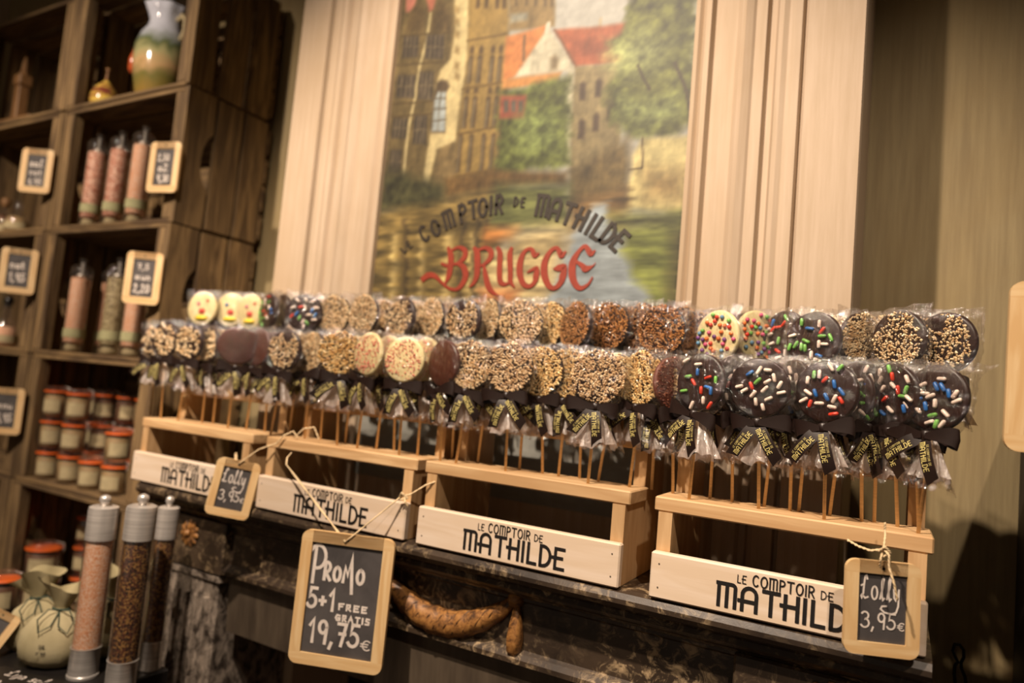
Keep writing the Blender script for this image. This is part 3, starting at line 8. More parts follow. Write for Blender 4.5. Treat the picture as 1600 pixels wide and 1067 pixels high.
BRUGGE = [[(-0.8492, 1.6012, 0.0111), (-0.8373, 1.6088, 0.0126), (-0.8204, 1.6073, 0.0097), (-0.8022, 1.5942, 0.0067), (-0.7846, 1.5833, 0.0059), (-0.7681, 1.5807, 0.0067), (-0.7568, 1.5874, 0.0097), (-0.7486, 1.6026, 0.0126), (-0.7503, 1.6178, 0.0134), (-0.7594, 1.628, 0.0104), (-0.7739, 1.6316, 0.0052), (-0.7877, 1.6284, 0.0037)], [(-0.7946, 1.6628, 0.0074), (-0.7872, 1.6489, 0.0134), (-0.7857, 1.6283, 0.0134), (-0.7874, 1.6079, 0.0119), (-0.7932, 1.5942, 0.0052)], [(-0.7851, 1.6591, 0.0052), (-0.7695, 1.6639, 0.0067), (-0.7546, 1.6567, 0.0111), (-0.7551, 1.6432, 0.0111), (-0.7699, 1.6322, 0.0052), (-0.7857, 1.6283, 0.0037)], [(-0.8066, 1.6321, 0.0052), (-0.7972, 1.6285, 0.0074), (-0.7875, 1.6267, 0.0059)], [(-0.7342, 1.6613, 0.0067), (-0.7264, 1.651, 0.0134), (-0.7224, 1.6142, 0.0126), (-0.7262, 1.5958, 0.0089), (-0.735, 1.5868, 0.003)], [(-0.7232, 1.6577, 0.0052), (-0.7081, 1.6613, 0.0074), (-0.6958, 1.6537, 0.0119), (-0.6963, 1.6404, 0.0111), (-0.7067, 1.6306, 0.0067), (-0.7178, 1.6258, 0.0045)], [(-0.7083, 1.6273, 0.0059), (-0.7023, 1.6074, 0.0111), (-0.6945, 1.5876, 0.0126), (-0.6838, 1.5761, 0.0089), (-0.6718, 1.5697, 0.0037)], [(-0.6812, 1.66, 0.0074), (-0.6753, 1.6499, 0.0119), (-0.6733, 1.6203, 0.0119), (-0.6698, 1.5974, 0.0119), (-0.6591, 1.5909, 0.0074), (-0.6502, 1.5941, 0.0045)], [(-0.6512, 1.6586, 0.0067), (-0.6536, 1.6462, 0.0119), (-0.6492, 1.6136, 0.0111), (-0.6475, 1.5974, 0.0104), (-0.6392, 1.587, 0.0037)], [(-0.5924, 1.6482, 0.003), (-0.6009, 1.6451, 0.0111), (-0.6092, 1.6565, 0.0074), (-0.6215, 1.6536, 0.0074), (-0.6295, 1.636, 0.0126), (-0.6294, 1.6134, 0.0134), (-0.621, 1.5941, 0.0111), (-0.6077, 1.5871, 0.0082), (-0.5967, 1.5941, 0.0089), (-0.5944, 1.6068, 0.0126), (-0.5944, 1.6211, 0.0074), (-0.6053, 1.6171, 0.0059), (-0.6128, 1.6133, 0.003)], [(-0.5389, 1.6501, 0.003), (-0.5469, 1.644, 0.0119), (-0.5566, 1.6568, 0.0074), (-0.5683, 1.6524, 0.0082), (-0.5787, 1.6336, 0.0126), (-0.5782, 1.6099, 0.0141), (-0.5675, 1.5894, 0.0111), (-0.555, 1.5841, 0.0082), (-0.544, 1.5941, 0.0111), (-0.5402, 1.608, 0.0134), (-0.5382, 1.6236, 0.0074), (-0.5498, 1.6206, 0.0126), (-0.56, 1.6191, 0.003)], [(-0.4826, 1.6504, 0.003), (-0.4904, 1.646, 0.0111), (-0.5013, 1.6585, 0.0082), (-0.5122, 1.6511, 0.0074), (-0.5231, 1.6312, 0.0134), (-0.5222, 1.6064, 0.0141), (-0.5133, 1.5894, 0.0111), (-0.503, 1.5842, 0.0082), (-0.4905, 1.591, 0.0052), (-0.4834, 1.6031, 0.003)], [(-0.5154, 1.631, 0.0059), (-0.5049, 1.6247, 0.0089), (-0.4978, 1.6185, 0.0119), (-0.4851, 1.6229, 0.0037), (-0.4807, 1.6275, 0.0015)]]
# ---------------------------------------------------------------- camera, world, lights
sc = bpy.context.scene
C = sc.collection
PI = math.pi
R = math.radians
cam_d = bpy.data.cameras.new('camera'); cam = bpy.data.objects.new('camera', cam_d); C.objects.link(cam)
cam_d.sensor_width = 36; cam_d.lens = 1095 / 1600 * 36; cam_d.clip_start = .02
m3 = Matrix(CAM_ROT); cam.matrix_world = Matrix.Translation((0, 0, 1.389)) @ m3.to_4x4()
cam_d.dof.use_dof = True; cam_d.dof.focus_distance = .86; cam_d.dof.aperture_fstop = 2.3
sc.camera = cam
w = bpy.data.worlds.new('room_air'); sc.world = w; w.use_nodes = True
w.node_tree.nodes['Background'].inputs[0].default_value = (1, .76, .56, 1)
w.node_tree.nodes['Background'].inputs[1].default_value = .12

def spot(loc, target, power, size=75, col=(1, .77, .58), rad=.035, blend=.8):
    d = bpy.data.lights.new('ceiling_spot_light', 'SPOT'); d.energy = power; d.spot_size = R(size); d.spot_blend = blend
    d.color = col; d.shadow_soft_size = rad
    o = bpy.data.objects.new('ceiling_spot_light', d); C.objects.link(o); o.location = loc
    o.rotation_euler = (Vector(target) - Vector(loc)).to_track_quat('-Z', 'Y').to_euler(); return o
spot((-.68, -.10, 2.80), (-.70, 1.1, 1.38), 124, 74, (1, .81, .635), .022)
spot((.48, -.25, 2.74), (.12, 1.05, 1.22), 44, 58, (1, .81, .635), .022)
spot((-1.72, -.60, 2.70), (-1.95, 1.0, 1.65), 92, 62, (1, .81, .635), .028)
sc.view_settings.view_transform = 'Standard'; sc.view_settings.look = 'None'
sc.view_settings.exposure = 1.0; sc.view_settings.gamma = 1; sc.view_settings.use_curve_mapping = False
sc.cycles.transparent_max_bounces = 48; sc.cycles.max_bounces = 7; sc.cycles.diffuse_bounces = 3
sc.cycles.caustics_reflective = False; sc.cycles.caustics_refractive = False; sc.cycles.sample_clamp_indirect = 4

# ---------------------------------------------------------------- materials
def rgb(r, g, b):
    f = lambda c: (c / 255 / 12.92) if c / 255 <= .04045 else ((c / 255 + .055) / 1.055) ** 2.4
    return (f(r), f(g), f(b), 1)
class NT:
    def __init__(s, name):
        s.m = bpy.data.materials.new(name); s.m.use_nodes = True; s.t = s.m.node_tree
        s.b = s.t.nodes['Principled BSDF']; s.out = s.t.nodes['Material Output']
    def n(s, kind, **kw):
        x = s.t.nodes.new('ShaderNode' + kind)
        for k, v in kw.items():
            if k in ('operation', 'blend_type', 'data_type', 'noise_dimensions', 'feature', 'wave_type', 'bands_direction', 'attribute_name', 'distance', 'rings_direction'): setattr(x, k, v)
            else: x.inputs[k.replace('_', ' ')].default_value = v
        return x
    def l(s, a, b): s.t.links.new(a, b)
    def coord(s, scale=(1, 1, 1), rot=(0, 0, 0), obj=True):
        c = s.n('TexCoord'); mp = s.n('Mapping'); mp.inputs['Scale'].default_value = scale; mp.inputs['Rotation'].default_value = rot
        s.l(c.outputs['Object' if obj else 'Generated'], mp.inputs['Vector'])
        oi = s.n('ObjectInfo'); mu = s.n('Math', operation='MULTIPLY'); mu.inputs[1].default_value = 37.0
        s.l(oi.outputs['Random'], mu.inputs[0]); s.l(mu.outputs[0], mp.inputs['Location']); s.rnd = oi.outputs['Random']
        return mp.outputs[0]
    def ramp(s, fac, stops):
        r = s.n('ValToRGB'); e = r.color_ramp.elements
        while len(e) < len(stops): e.new(.5)
        for i, (p, c) in enumerate(stops): e[i].position = p; e[i].color = c
        s.l(fac, r.inputs[0]); return r.outputs[0]
    def noise(s, vec, scale, detail=4, rough=.55, dist=0):
        x = s.n('TexNoise', Scale=scale, Detail=detail, Roughness=rough, Distortion=dist); s.l(vec, x.inputs['Vector']); return x.outputs['Fac']
    def mix(s, fac, a, b, mode='MIX'):
        x = s.n('Mix', data_type='RGBA', blend_type=mode)
        for sock, v in ((x.inputs[0], fac), (x.inputs[6], a), (x.inputs[7], b)):
            if isinstance(v, (int, float, tuple)): sock.default_value = v
            else: s.l(v, sock)
        return x.outputs[2]
    def bump(s, h, strength=.3, dist=.002):
        x = s.n('Bump', Strength=strength, Distance=dist); s.l(h, x.inputs['Height']); s.l(x.outputs[0], s.b.inputs['Normal'])
    def col(s, c):
        if isinstance(c, tuple): s.b.inputs['Base Color'].default_value = c
        else: s.l(c, s.b.inputs['Base Color'])
    def p(s, rough=.6, metal=0, **kw):
        s.b.inputs['Roughness'].default_value = rough; s.b.inputs['Metallic'].default_value = metal
        for k, v in kw.items(): s.b.inputs[k.replace('_', ' ')].default_value = v
        return s

def plain(name, c, rough=.5, metal=0, bumpy=0, **kw):
    t = NT(name); v = t.coord(); f = t.noise(v, 60, 3)
    d = tuple(x * .82 for x in c[:3]) + (1,)
    t.col(t.ramp(f, [(.35, d), (.65, c)])); t.p(rough, metal, **kw)
    if bumpy: t.bump(f, bumpy)
    return t.m
def wood(name, ca, cb, axis='x', scale=1.0, rough=.6, bump=.25, knots=True, cc=None):
    """grain runs along the given object axis"""
    t = NT(name); k = dict(x=(1, 14, 14), y=(14, 1, 14), z=(14, 14, 1))[axis]
    v = t.coord(tuple(a * scale for a in k)); f = t.noise(v, 9, 5, .6, .6)
    k2 = dict(x=(.6, 6, 6), y=(6, .6, 6), z=(6, 6, .6))[axis]
    v2 = t.coord(tuple(a * scale for a in k2)); g = t.noise(v2, 6, 3, .5, 1.5)
    c1 = t.ramp(f, [(.3, ca), (.7, cb)])
    c2 = t.mix(t.ramp(g, [(.38, (0, 0, 0, 1)), (.62, (1, 1, 1, 1))]), c1, cc or tuple(x * .72 for x in ca[:3]) + (1,))
    fac = t.n('Math', operation='MULTIPLY'); fac.inputs[1].default_value = .45; t.l(t.rnd, fac.inputs[0])
    t.col(t.mix(fac.outputs[0], c2, tuple(x * .6 for x in ca[:3]) + (1,))); t.p(rough); t.bump(f, bump, .001)
    return t.m
M = {}
def streak_wall(name, a, b, c, rough=.75):
    t = NT(name); v = t.coord((22, 22, 1.1)); f = t.noise(v, 5, 6, .65); v2 = t.coord((1.5, 1.5, 1)); g = t.noise(v2, 2.5, 4, .6, .4)
    v3 = t.coord((8, 8, .6)); h = t.noise(v3, 4, 3)
    c1 = t.mix(t.ramp(f, [(.35, (0, 0, 0, 1)), (.66, (1, 1, 1, 1))]), a, b)
    t.col(t.mix(t.ramp(g, [(.45, (0, 0, 0, 1)), (.75, (.7, .7, .7, 1))]), c1, c)); t.p(rough); t.bump(f, .25, .0015); return t.m
M['cream'] = streak_wall('cream_brushed_paint', rgb(172, 152, 128), rgb(184, 164, 142), rgb(166, 142, 112))
M['olive'] = streak_wall('olive_brushed_paint', rgb(128, 112, 80), rgb(146, 130, 94), rgb(134, 112, 70))
M['ceil'] = plain('ceiling_paint', rgb(190, 175, 150), .9)
M['floor'] = wood('floor_boards', rgb(90, 62, 40), rgb(120, 85, 55), 'x', .5)
M['crate'] = wood('weathered_crate_wood', rgb(122, 98, 64), rgb(164, 134, 92), 'z', 1, .8, .5, cc=rgb(82, 62, 40))
M['cratex'] = wood('weathered_crate_slat_wood', rgb(120, 96, 62), rgb(160, 130, 88), 'x', 1, .8, .5, cc=rgb(78, 58, 38))
M['pine'] = wood('pale_pine', rgb(206, 168, 122), rgb(226, 192, 146), 'x', 1, .55, .15, cc=rgb(190, 150, 104))
M['pinez'] = wood('pale_pine_upright', rgb(200, 162, 116), rgb(220, 184, 138), 'z', 1, .55, .15, cc=rgb(186, 146, 100))
M['sign'] = wood('whitewashed_pine', rgb(236, 214, 192), rgb(242, 224, 204), 'x', .9, .6, .12, cc=rgb(226, 202, 174))
M['frame_h'] = wood('tag_frame_wood_across', rgb(232, 196, 142), rgb(242, 212, 164), 'x', 1.6, .5, .1, cc=rgb(220, 178, 122))
M['frame_v'] = wood('tag_frame_wood_upright', rgb(232, 196, 142), rgb(242, 212, 164), 'z', 1.6, .5, .1, cc=rgb(220, 178, 122))
M['stick'] = plain('birch_stick', rgb(244, 210, 164), .6)
M['darkwood'] = wood('dark_cabinet_wood', rgb(30, 20, 13), rgb(40, 27, 18), 'z', 1, .6, .2)
M['figurewood'] = wood('carved_brown_wood', rgb(140, 100, 60), rgb(165, 124, 78), 'z', 2, .6, .3)
t = NT('dark_mantel_marble'); v = t.coord((1, 1, 1)); f = t.noise(v, 44, 8, .7, 1.2); g = t.noise(v, 7, 4, .6, .5)
vein = t.ramp(f, [(.50, (0, 0, 0, 1)), (.56, (.4, .4, .4, 1)), (.64, (1, 1, 1, 1))])
mk = t.mix(1.0, vein, t.ramp(g, [(.42, (.08, .08, .08, 1)), (.62, (1, 1, 1, 1))]), 'MULTIPLY')
base = t.ramp(t.noise(v, 14, 4), [(.35, rgb(42, 33, 26)), (.65, rgb(68, 55, 43))])
t.col(t.mix(mk, base, rgb(176, 152, 118))); t.p(.38); t.bump(f, .25, .001); M['marble'] = t.m
t = NT('grey_pilaster_marble'); v = t.coord((1.3, 1.3, .8)); f = t.noise(v, 42, 8, .74, .8); g = t.noise(v, 6, 3)
t.col(t.mix(t.ramp(f, [(.40, (0, 0, 0, 1)), (.64, (1, 1, 1, 1))]), rgb(52, 44, 38), rgb(172, 158, 144))); t.p(.4); t.bump(f, .3, .001); M['pilaster'] = t.m
t = NT('slate_grey_hood'); v = t.coord((9, 9, 1)); f = t.noise(v, 6, 4); t.col(t.ramp(f, [(.3, rgb(66, 56, 46)), (.7, rgb(92, 80, 66))])); t.p(.5); M['hood'] = t.m
t = NT('ochre_carving'); v = t.coord(); f = t.noise(v, 70, 5, .7, .5); t.col(t.ramp(f, [(.38, rgb(74, 48, 28)), (.52, rgb(146, 100, 52)), (.7, rgb(178, 130, 72))])); t.p(.5); t.bump(f, .5, .002); M['carving'] = t.m
M['soot'] = plain('firebox_soot', rgb(22, 16, 12), .9)
M['ember'] = plain('firebox_log_bark', rgb(74, 38, 24), .8, bumpy=.8)
M['black'] = plain('black_table_paint', rgb(24, 21, 20), .45)
t = NT('chalkboard_slate'); v = t.coord(); f = t.noise(v, 14, 4, .6, .8); t.col(t.ramp(f, [(.35, rgb(62, 58, 58)), (.7, rgb(86, 81, 80))])); t.p(.7); M['slate'] = t.m
M['chalk'] = plain('chalk', rgb(228, 216, 206), .9); M['ink'] = plain('black_print', rgb(20, 15, 13), .6)
M['red_paint'] = plain('brick_red_lettering_paint', rgb(146, 54, 34), .6); M['black_paint'] = plain('black_lettering_paint', rgb(46, 38, 30), .6)
M['twine'] = plain('cotton_twine', rgb(226, 200, 158), .9, bumpy=.8)
M['choc'] = plain('dark_chocolate', rgb(42, 18, 10), .4); M['milk'] = plain('milk_chocolate', rgb(84, 40, 24), .42, bumpy=.2)
M['redbrown'] = plain('red_brown_crumb_chocolate', rgb(112, 56, 36), .55, bumpy=.9)
M['white'] = plain('white_chocolate', rgb(240, 222, 166), .42)
def crumb(name, a, b, c):
    t = NT(name); v = t.coord(); f = t.noise(v, 190, 1); t.col(t.ramp(f, [(.34, a), (.5, b), (.66, c)])); t.p(.55); return t.m
M['nut_pale'] = crumb('pale_chopped_nut', rgb(196, 156, 108), rgb(228, 198, 152), rgb(242, 222, 184))
M['nut_yellow'] = crumb('golden_chopped_nut', rgb(204, 158, 92), rgb(232, 196, 134), rgb(244, 222, 170))
M['nut_brown'] = crumb('brown_chopped_nut', rgb(132, 82, 34), rgb(184, 124, 62), rgb(212, 158, 94))
M['nut_grey'] = crumb('greyish_chopped_nut', rgb(176, 138, 98), rgb(214, 182, 140), rgb(234, 210, 172))
M['pink'] = crumb('pink_crumb', rgb(226, 96, 92), rgb(236, 124, 116), rgb(240, 160, 146)); M['redcrumb'] = crumb('red_brown_crumb', rgb(96, 44, 28), rgb(132, 66, 40), rgb(160, 96, 64))
for n, c in dict(s_white=(236, 214, 198), s_red=(214, 62, 40), s_blue=(42, 104, 176), s_green=(118, 178, 84), s_orange=(226, 118, 52), s_pink=(214, 92, 128), s_violet=(120, 72, 130), s_lblue=(104, 148, 178), s_yellow=(236, 204, 60)).items():
    M[n] = plain('sugar_' + n[2:], rgb(*c), .35)
M['ribbon'] = plain('brown_satin_ribbon', rgb(34, 21, 17), .42, bumpy=.1)
M['gold'] = plain('gold_ribbon_print', rgb(222, 206, 130), .5)
M['black_glass'] = plain('black_plastic', rgb(26, 22, 20), .3)
def film(name, tint, haze, fmin, rough, bscale=1.0, bstr=.9):
    t = NT(name); tr = t.n('BsdfTransparent'); tr.inputs[0].default_value = tint
    gl = t.n('BsdfGlossy'); gl.inputs['Roughness'].default_value = rough; gl.inputs[0].default_value = (1, 1, 1, 1)
    df = t.n('BsdfTranslucent'); df.inputs[0].default_value = (1, .90, .84, 1)
    dd = t.n('BsdfDiffuse'); dd.inputs[0].default_value = (1, .90, .84, 1)
    v = t.coord((1, 1, 1)); f = t.noise(v, 55 * bscale, 4, .6, 1.8); v2 = t.coord((3, 1, .6)); f2 = t.noise(v2, 60 * bscale, 2, .5, .6)
    ad = t.n('Math', operation='ADD'); t.l(f, ad.inputs[0]); t.l(f2, ad.inputs[1])
    bp = t.n('Bump', Strength=bstr, Distance=.004); t.l(ad.outputs[0], bp.inputs['Height'])
    for x in (gl, df, dd): t.l(bp.outputs[0], x.inputs['Normal'])
    lw = t.n('LayerWeight', Blend=.18); t.l(bp.outputs[0], lw.inputs['Normal'])
    mr = t.n('MapRange'); mr.inputs[3].default_value = fmin; mr.inputs[4].default_value = .75; t.l(lw.outputs['Facing'], mr.inputs[0])
    a = t.n('MixShader'); t.l(mr.outputs[0], a.inputs[0]); t.l(tr.outputs[0], a.inputs[1]); t.l(gl.outputs[0], a.inputs[2])
    h = t.n('MixShader'); h.inputs[0].default_value = .5; t.l(df.outputs[0], h.inputs[1]); t.l(dd.outputs[0], h.inputs[2])
    b = t.n('MixShader'); b.inputs[0].default_value = haze; t.l(a.outputs[0], b.inputs[1]); t.l(h.outputs[0], b.inputs[2])
    t.l(b.outputs[0], t.out.inputs['Surface']); return t.m
M['film'] = film('crinkled_clear_film', (1, .995, .99, 1), .005, .058, .10)
M['frill'] = film('milky_gathered_film', (.97, .90, .86, 1), .36, .06, .25, .8, .6)
M['glass'] = film('clear_glass', (.93, .92, .90, 1), .02, .05, .05, .1, .05)
t = NT('brushed_steel'); v = t.coord((1, 1, 40)); f = t.noise(v, 8, 2); t.col(t.ramp(f, [(.3, rgb(196, 190, 184)), (.7, rgb(230, 224, 218))])); t.p(.30, .55); M['steel'] = t.m
def grains(name, a, b, c, sc_=120, rough=.6):
    t = NT(name); v = t.coord(); x = t.n('TexVoronoi', Scale=sc_); t.l(v, x.inputs['Vector']); s_ = t.n('SeparateColor'); t.l(x.outputs['Color'], s_.inputs[0])
    t.col(t.ramp(s_.outputs[0], [(.15, a), (.5, b), (.85, c)])); t.p(rough); t.bump(x.outputs['Distance'], .4, .002); return t.m
M['salt'] = grains('pink_salt_grains', rgb(236, 160, 116), rgb(246, 190, 152), rgb(250, 214, 190), 480)
M['salt_dark'] = grains('reddish_salt_grains', rgb(176, 104, 82), rgb(234, 168, 140), rgb(250, 210, 188), 240)
M['herb'] = grains('grey_green_herb_salt', rgb(128, 110, 76), rgb(176, 160, 120), rgb(206, 190, 150), 220)
M['pepper'] = grains('mixed_peppercorns', rgb(46, 26, 16), rgb(96, 48, 28), rgb(156, 116, 62), 330)
M['spread'] = plain('beige_jar_contents', rgb(168, 140, 98), .6); M['spread_brown'] = plain('brown_jar_contents', rgb(104, 66, 42), .6)
M['label'] = plain('cream_paper_label', rgb(186, 170, 132), .8); M['label_green'] = plain('pale_green_paper_label', rgb(170, 166, 124), .8)
M['rubber'] = plain('orange_rubber_ring', rgb(232, 104, 36), .45)
t = NT('natural_linen'); v = t.coord((1, 1, 1)); f = t.noise(v, 320, 2); g = t.noise(v, 12, 3); t.col(t.mix(t.ramp(g, [(.4, (0, 0, 0, 1)), (.65, (1, 1, 1, 1))]), rgb(164, 152, 116), rgb(186, 174, 138))); t.p(.95); t.bump(f, .3, .001); M['linen'] = t.m
M['green_cord'] = plain('dark_green_cord', rgb(52, 70, 58), .8); M['iron'] = plain('wrought_iron', rgb(22, 20, 20), .4, .6)
t = NT('painted_canvas'); a = t.n('Attribute'); a.attribute_name = 'Col'; v = t.coord((1, 1, 1)); f = t.noise(v, 120, 4); t.l(a.outputs['Color'], t.b.inputs['Base Color']); t.p(.6); t.bump(f, .15, .001); M['mural'] = t.m
# glazed vase: pictured in bands of height with noise-shaped borders
t = NT('painted_vase_glaze'); c = t.n('TexCoord'); sp = t.n('SeparateXYZ'); t.l(c.outputs['Object'], sp.inputs[0]); v = t.coord((1, 1, 1)); f = t.noise(v, 16, 4, .6, .8)
ad = t.n('Math', operation='MULTIPLY_ADD'); t.l(f, ad.inputs[0]); ad.inputs[1].default_value = .09; t.l(sp.outputs[2], ad.inputs[2])
t.col(t.ramp(ad.outputs[0], [(.06, rgb(150, 120, 60)), (.12, rgb(112, 108, 58)), (.155, rgb(190, 156, 112)), (.19, rgb(160, 156, 112)), (.215, rgb(90, 100, 66)), (.26, rgb(184, 188, 200)), (.33, rgb(205, 208, 222))])); t.p(.12); M['vase'] = t.m
t = NT('yellow_purple_glaze'); v = t.coord((6, 6, 30)); f = t.noise(v, 2.4, 3, .5, 1); t.col(t.ramp(f, [(.42, rgb(120, 62, 48)), (.5, rgb(196, 160, 70)), (.6, rgb(214, 184, 90))])); t.p(.2); M['gourd'] = t.m

# ---------------------------------------------------------------- mesh helpers
class MB:
    def __init__(s): s.v = []; s.f = []; s.mi = []
    def add(s, vs, fs, mi=0, mat=None):
        o = len(s.v); s.v += [tuple(mat @ Vector(p)) for p in vs] if mat else [tuple(p) for p in vs]
        s.f += [tuple(i + o for i in f) for f in fs]; s.mi += [mi] * len(fs); return s
    def box(s, x0, x1, y0, y1, z0, z1, b=.0012, mat=None, mi=0):
        b = min(b, (x1 - x0) * .4, (y1 - y0) * .4, (z1 - z0) * .4); vs = []; ix = {}
        for i, (X, dx) in enumerate(((x0, 1), (x1, -1))):
            for j, (Y, dy) in enumerate(((y0, 1), (y1, -1))):
                for k, (Z, dz) in enumerate(((z0, 1), (z1, -1))):
                    for a, p in enumerate(((X, Y + dy * b, Z + dz * b), (X + dx * b, Y, Z + dz * b), (X + dx * b, Y + dy * b, Z))):
                        ix[i, j, k, a] = len(vs); vs.append(p)
        fs = []
        for i in (0, 1):
            q = [ix[i, 0, 0, 0], ix[i, 1, 0, 0], ix[i, 1, 1, 0], ix[i, 0, 1, 0]]; fs.append(q[::-1] if i == 0 else q)
            q = [ix[0, i, 0, 1], ix[1, i, 0, 1], ix[1, i, 1, 1], ix[0, i, 1, 1]]; fs.append(q if i == 0 else q[::-1])
            q = [ix[0, 0, i, 2], ix[1, 0, i, 2], ix[1, 1, i, 2], ix[0, 1, i, 2]]; fs.append(q[::-1] if i == 0 else q)
        for i in (0, 1):
            for j in (0, 1):
                fs.append((ix[i, j, 0, 0], ix[i, j, 1, 0], ix[i, j, 1, 1], ix[i, j, 0, 1]))
                fs.append((ix[i, 0, j, 0], ix[i, 1, j, 0], ix[i, 1, j, 2], ix[i, 0, j, 2]))
                fs.append((ix[0, i, j, 1], ix[1, i, j, 1], ix[1, i, j, 2], ix[0, i, j, 2]))
                for k in (0, 1): fs.append((ix[i, j, k, 0], ix[i, j, k, 1], ix[i, j, k, 2]))
        return s.add(vs, fs, mi, mat)
    def lathe(s, prof, n=24, mat=None, mi=0, caps=True, wob=None):
        vs = []; fs = []
        for (r, z) in prof:
            for k in range(n):
                a = 2 * PI * k / n; q = r * (wob(a, z) if wob else 1); vs.append((q * math.cos(a), q * math.sin(a), z))
        for i in range(len(prof) - 1):
            for k in range(n): fs.append((i * n + k, i * n + (k + 1) % n, (i + 1) * n + (k + 1) % n, (i + 1) * n + k))
        if caps: fs.append(tuple(range(n))[::-1]); fs.append(tuple(range((len(prof) - 1) * n, len(prof) * n)))
        return s.add(vs, fs, mi, mat)
    def tube(s, path, r, n=6, mi=0, closed=False):
        P = [Vector(p) for p in path]; vs = []; fs = []; m = len(P); up = Vector((.13, .9, .31)).normalized()
        for i, p in enumerate(P):
            d = (P[(i + 1) % m] - P[i - 1]) if closed else (P[min(i + 1, m - 1)] - P[max(i - 1, 0)])
            d.normalize(); a = d.cross(up); a.normalize(); b = a.cross(d); rr = r[i] if isinstance(r, (list, tuple)) else r
            for k in range(n):
                t_ = 2 * PI * k / n; vs.append(p + a * rr * math.cos(t_) + b * rr * math.sin(t_))
        for i in range(m if closed else m - 1):
            for k in range(n): fs.append((i * n + k, i * n + (k + 1) % n, ((i + 1) % m) * n + (k + 1) % n, ((i + 1) % m) * n + k))
        if not closed: fs.append(tuple(range(n))[::-1]); fs.append(tuple(range((m - 1) * n, m * n)))
        return s.add(vs, fs, mi)
    def prof_x(s, pts, x0, x1, mi=0):      # closed (y, z) outline pulled along x
        n = len(pts); vs = [(x0, y, z) for y, z in pts] + [(x1, y, z) for y, z in pts]
        return s.add(vs, [tuple(range(n)), tuple(range(n, 2 * n))[::-1]] + [(i, i + n, (i + 1) % n + n, (i + 1) % n) for i in range(n)], mi)
    def prof_z(s, pts, z0, z1, mi=0):      # closed (x, y) outline pulled along z
        n = len(pts); vs = [(x, y, z0) for x, y in pts] + [(x, y, z1) for x, y in pts]
        return s.add(vs, [tuple(range(n))[::-1], tuple(range(n, 2 * n))] + [(i, (i + 1) % n, (i + 1) % n + n, i + n) for i in range(n)], mi)
    def mesh(s, name, mats, smooth=False):
        me = bpy.data.meshes.new(name); me.from_pydata(s.v, [], s.f)
        for m in (mats if isinstance(mats, (list, tuple)) else [mats]): me.materials.append(m)
        if any(s.mi): me.polygons.foreach_set('material_index', s.mi)
        bm = bmesh.new(); bm.from_mesh(me); bmesh.ops.recalc_face_normals(bm, faces=bm.faces); bm.to_mesh(me); bm.free()
        if smooth: me.polygons.foreach_set('use_smooth', [True] * len(me.polygons))
        return me
    def build(s, name, mats, parent=None, smooth=False, loc=None, auto=False):
        o = put(name, s.mesh(name, mats, smooth), parent, loc)
        if auto:
            try: o.data.set_sharp_from_angle(angle=R(35))
            except Exception: pass
        return o
def put(name, me, parent=None, loc=None, rot=None, scale=None):
    o = bpy.data.objects.new(name, me); C.objects.link(o)
    if parent: o.parent = parent
    if loc: o.location = loc
    if rot: o.rotation_euler = rot
    if scale: o.scale = scale
    return o
def tag(o, label, cat, group=None):
    o['label'] = label; o['category'] = cat
    if group: o['group'] = group
    return o
def thing(name, label, cat, loc=(0, 0, 0), rz=0, group=None):
    o = bpy.data.objects.new(name, None); C.objects.link(o); o.empty_display_size = .01; o.location = loc; o.rotation_euler = (0, 0, rz); return tag(o, label, cat, group)
def struct(name, b, m, smooth=False):
    o = b.build(name, m, None, smooth); o['kind'] = 'structure'; return o
def copy_tree(o, parent=None):
    c = o.copy(); C.objects.link(c); c.parent = parent
    for ch in list(o.children): copy_tree(ch, c)
    return c

# strokes: flat lettering ------------------------------------------------
def arc(cx, cy, rx, ry, a0, a1, n=9): return [(cx + rx * math.cos(R(a0 + (a1 - a0) * i / n)), cy + ry * math.sin(R(a0 + (a1 - a0) * i / n))) for i in range(n + 1)]
DECO = {
 'M': (.62, [[(0, 0), (0, 1)], [(-.06, 1), (.46, 1)] + arc(.46, .86, .14, .14, 90, 0, 5) + [(.6, 0)], [(.3, 1), (.3, 0)]]),
 'A': (.52, [[(0, 0), (0, .68)] + arc(.25, .68, .25, .32, 180, 0, 9) + [(.5, 0)], [(-.12, .40), (.5, .40)]]),
 'T': (.5, [[(.25, 0), (.25, 1)], [(-.02, 1), (.52, 1)]]), 'H': (.42, [[(0, 0), (0, 1)], [(.42, 0), (.42, 1)], [(-.14, .56), (.42, .56)]]),
 'I': (.02, [[(0, 0), (0, 1)]]), 'L': (.36, [[(0, 1), (0, 0), (.38, 0)]]),
 'D': (.46, [[(0, 0), (0, 1), (.12, 1)] + arc(.12, .5, .34, .5, 90, -90, 10) + [(0, 0)]]),
 'E': (.38, [[(.4, 1), (0, 1), (0, 0), (.4, 0)], [(-.12, .54), (.32, .54)]]),
 'C': (.46, [arc(.26, .5, .26, .5, 48, 312, 14)]), 'O': (.54, [arc(.27, .5, .27, .5, 0, 360, 16)]),
 'P': (.4, [[(0, 0), (0, 1), (.14, 1)] + arc(.14, .74, .25, .26, 90, -90, 7) + [(0, .48)]]),
 'R': (.42, [[(0, 0), (0, 1), (.14, 1)] + arc(.14, .74, .25, .26, 90, -90, 7) + [(0, .48)], [(.16, .48), (.42, 0)]]), ' ': (.25, [])}
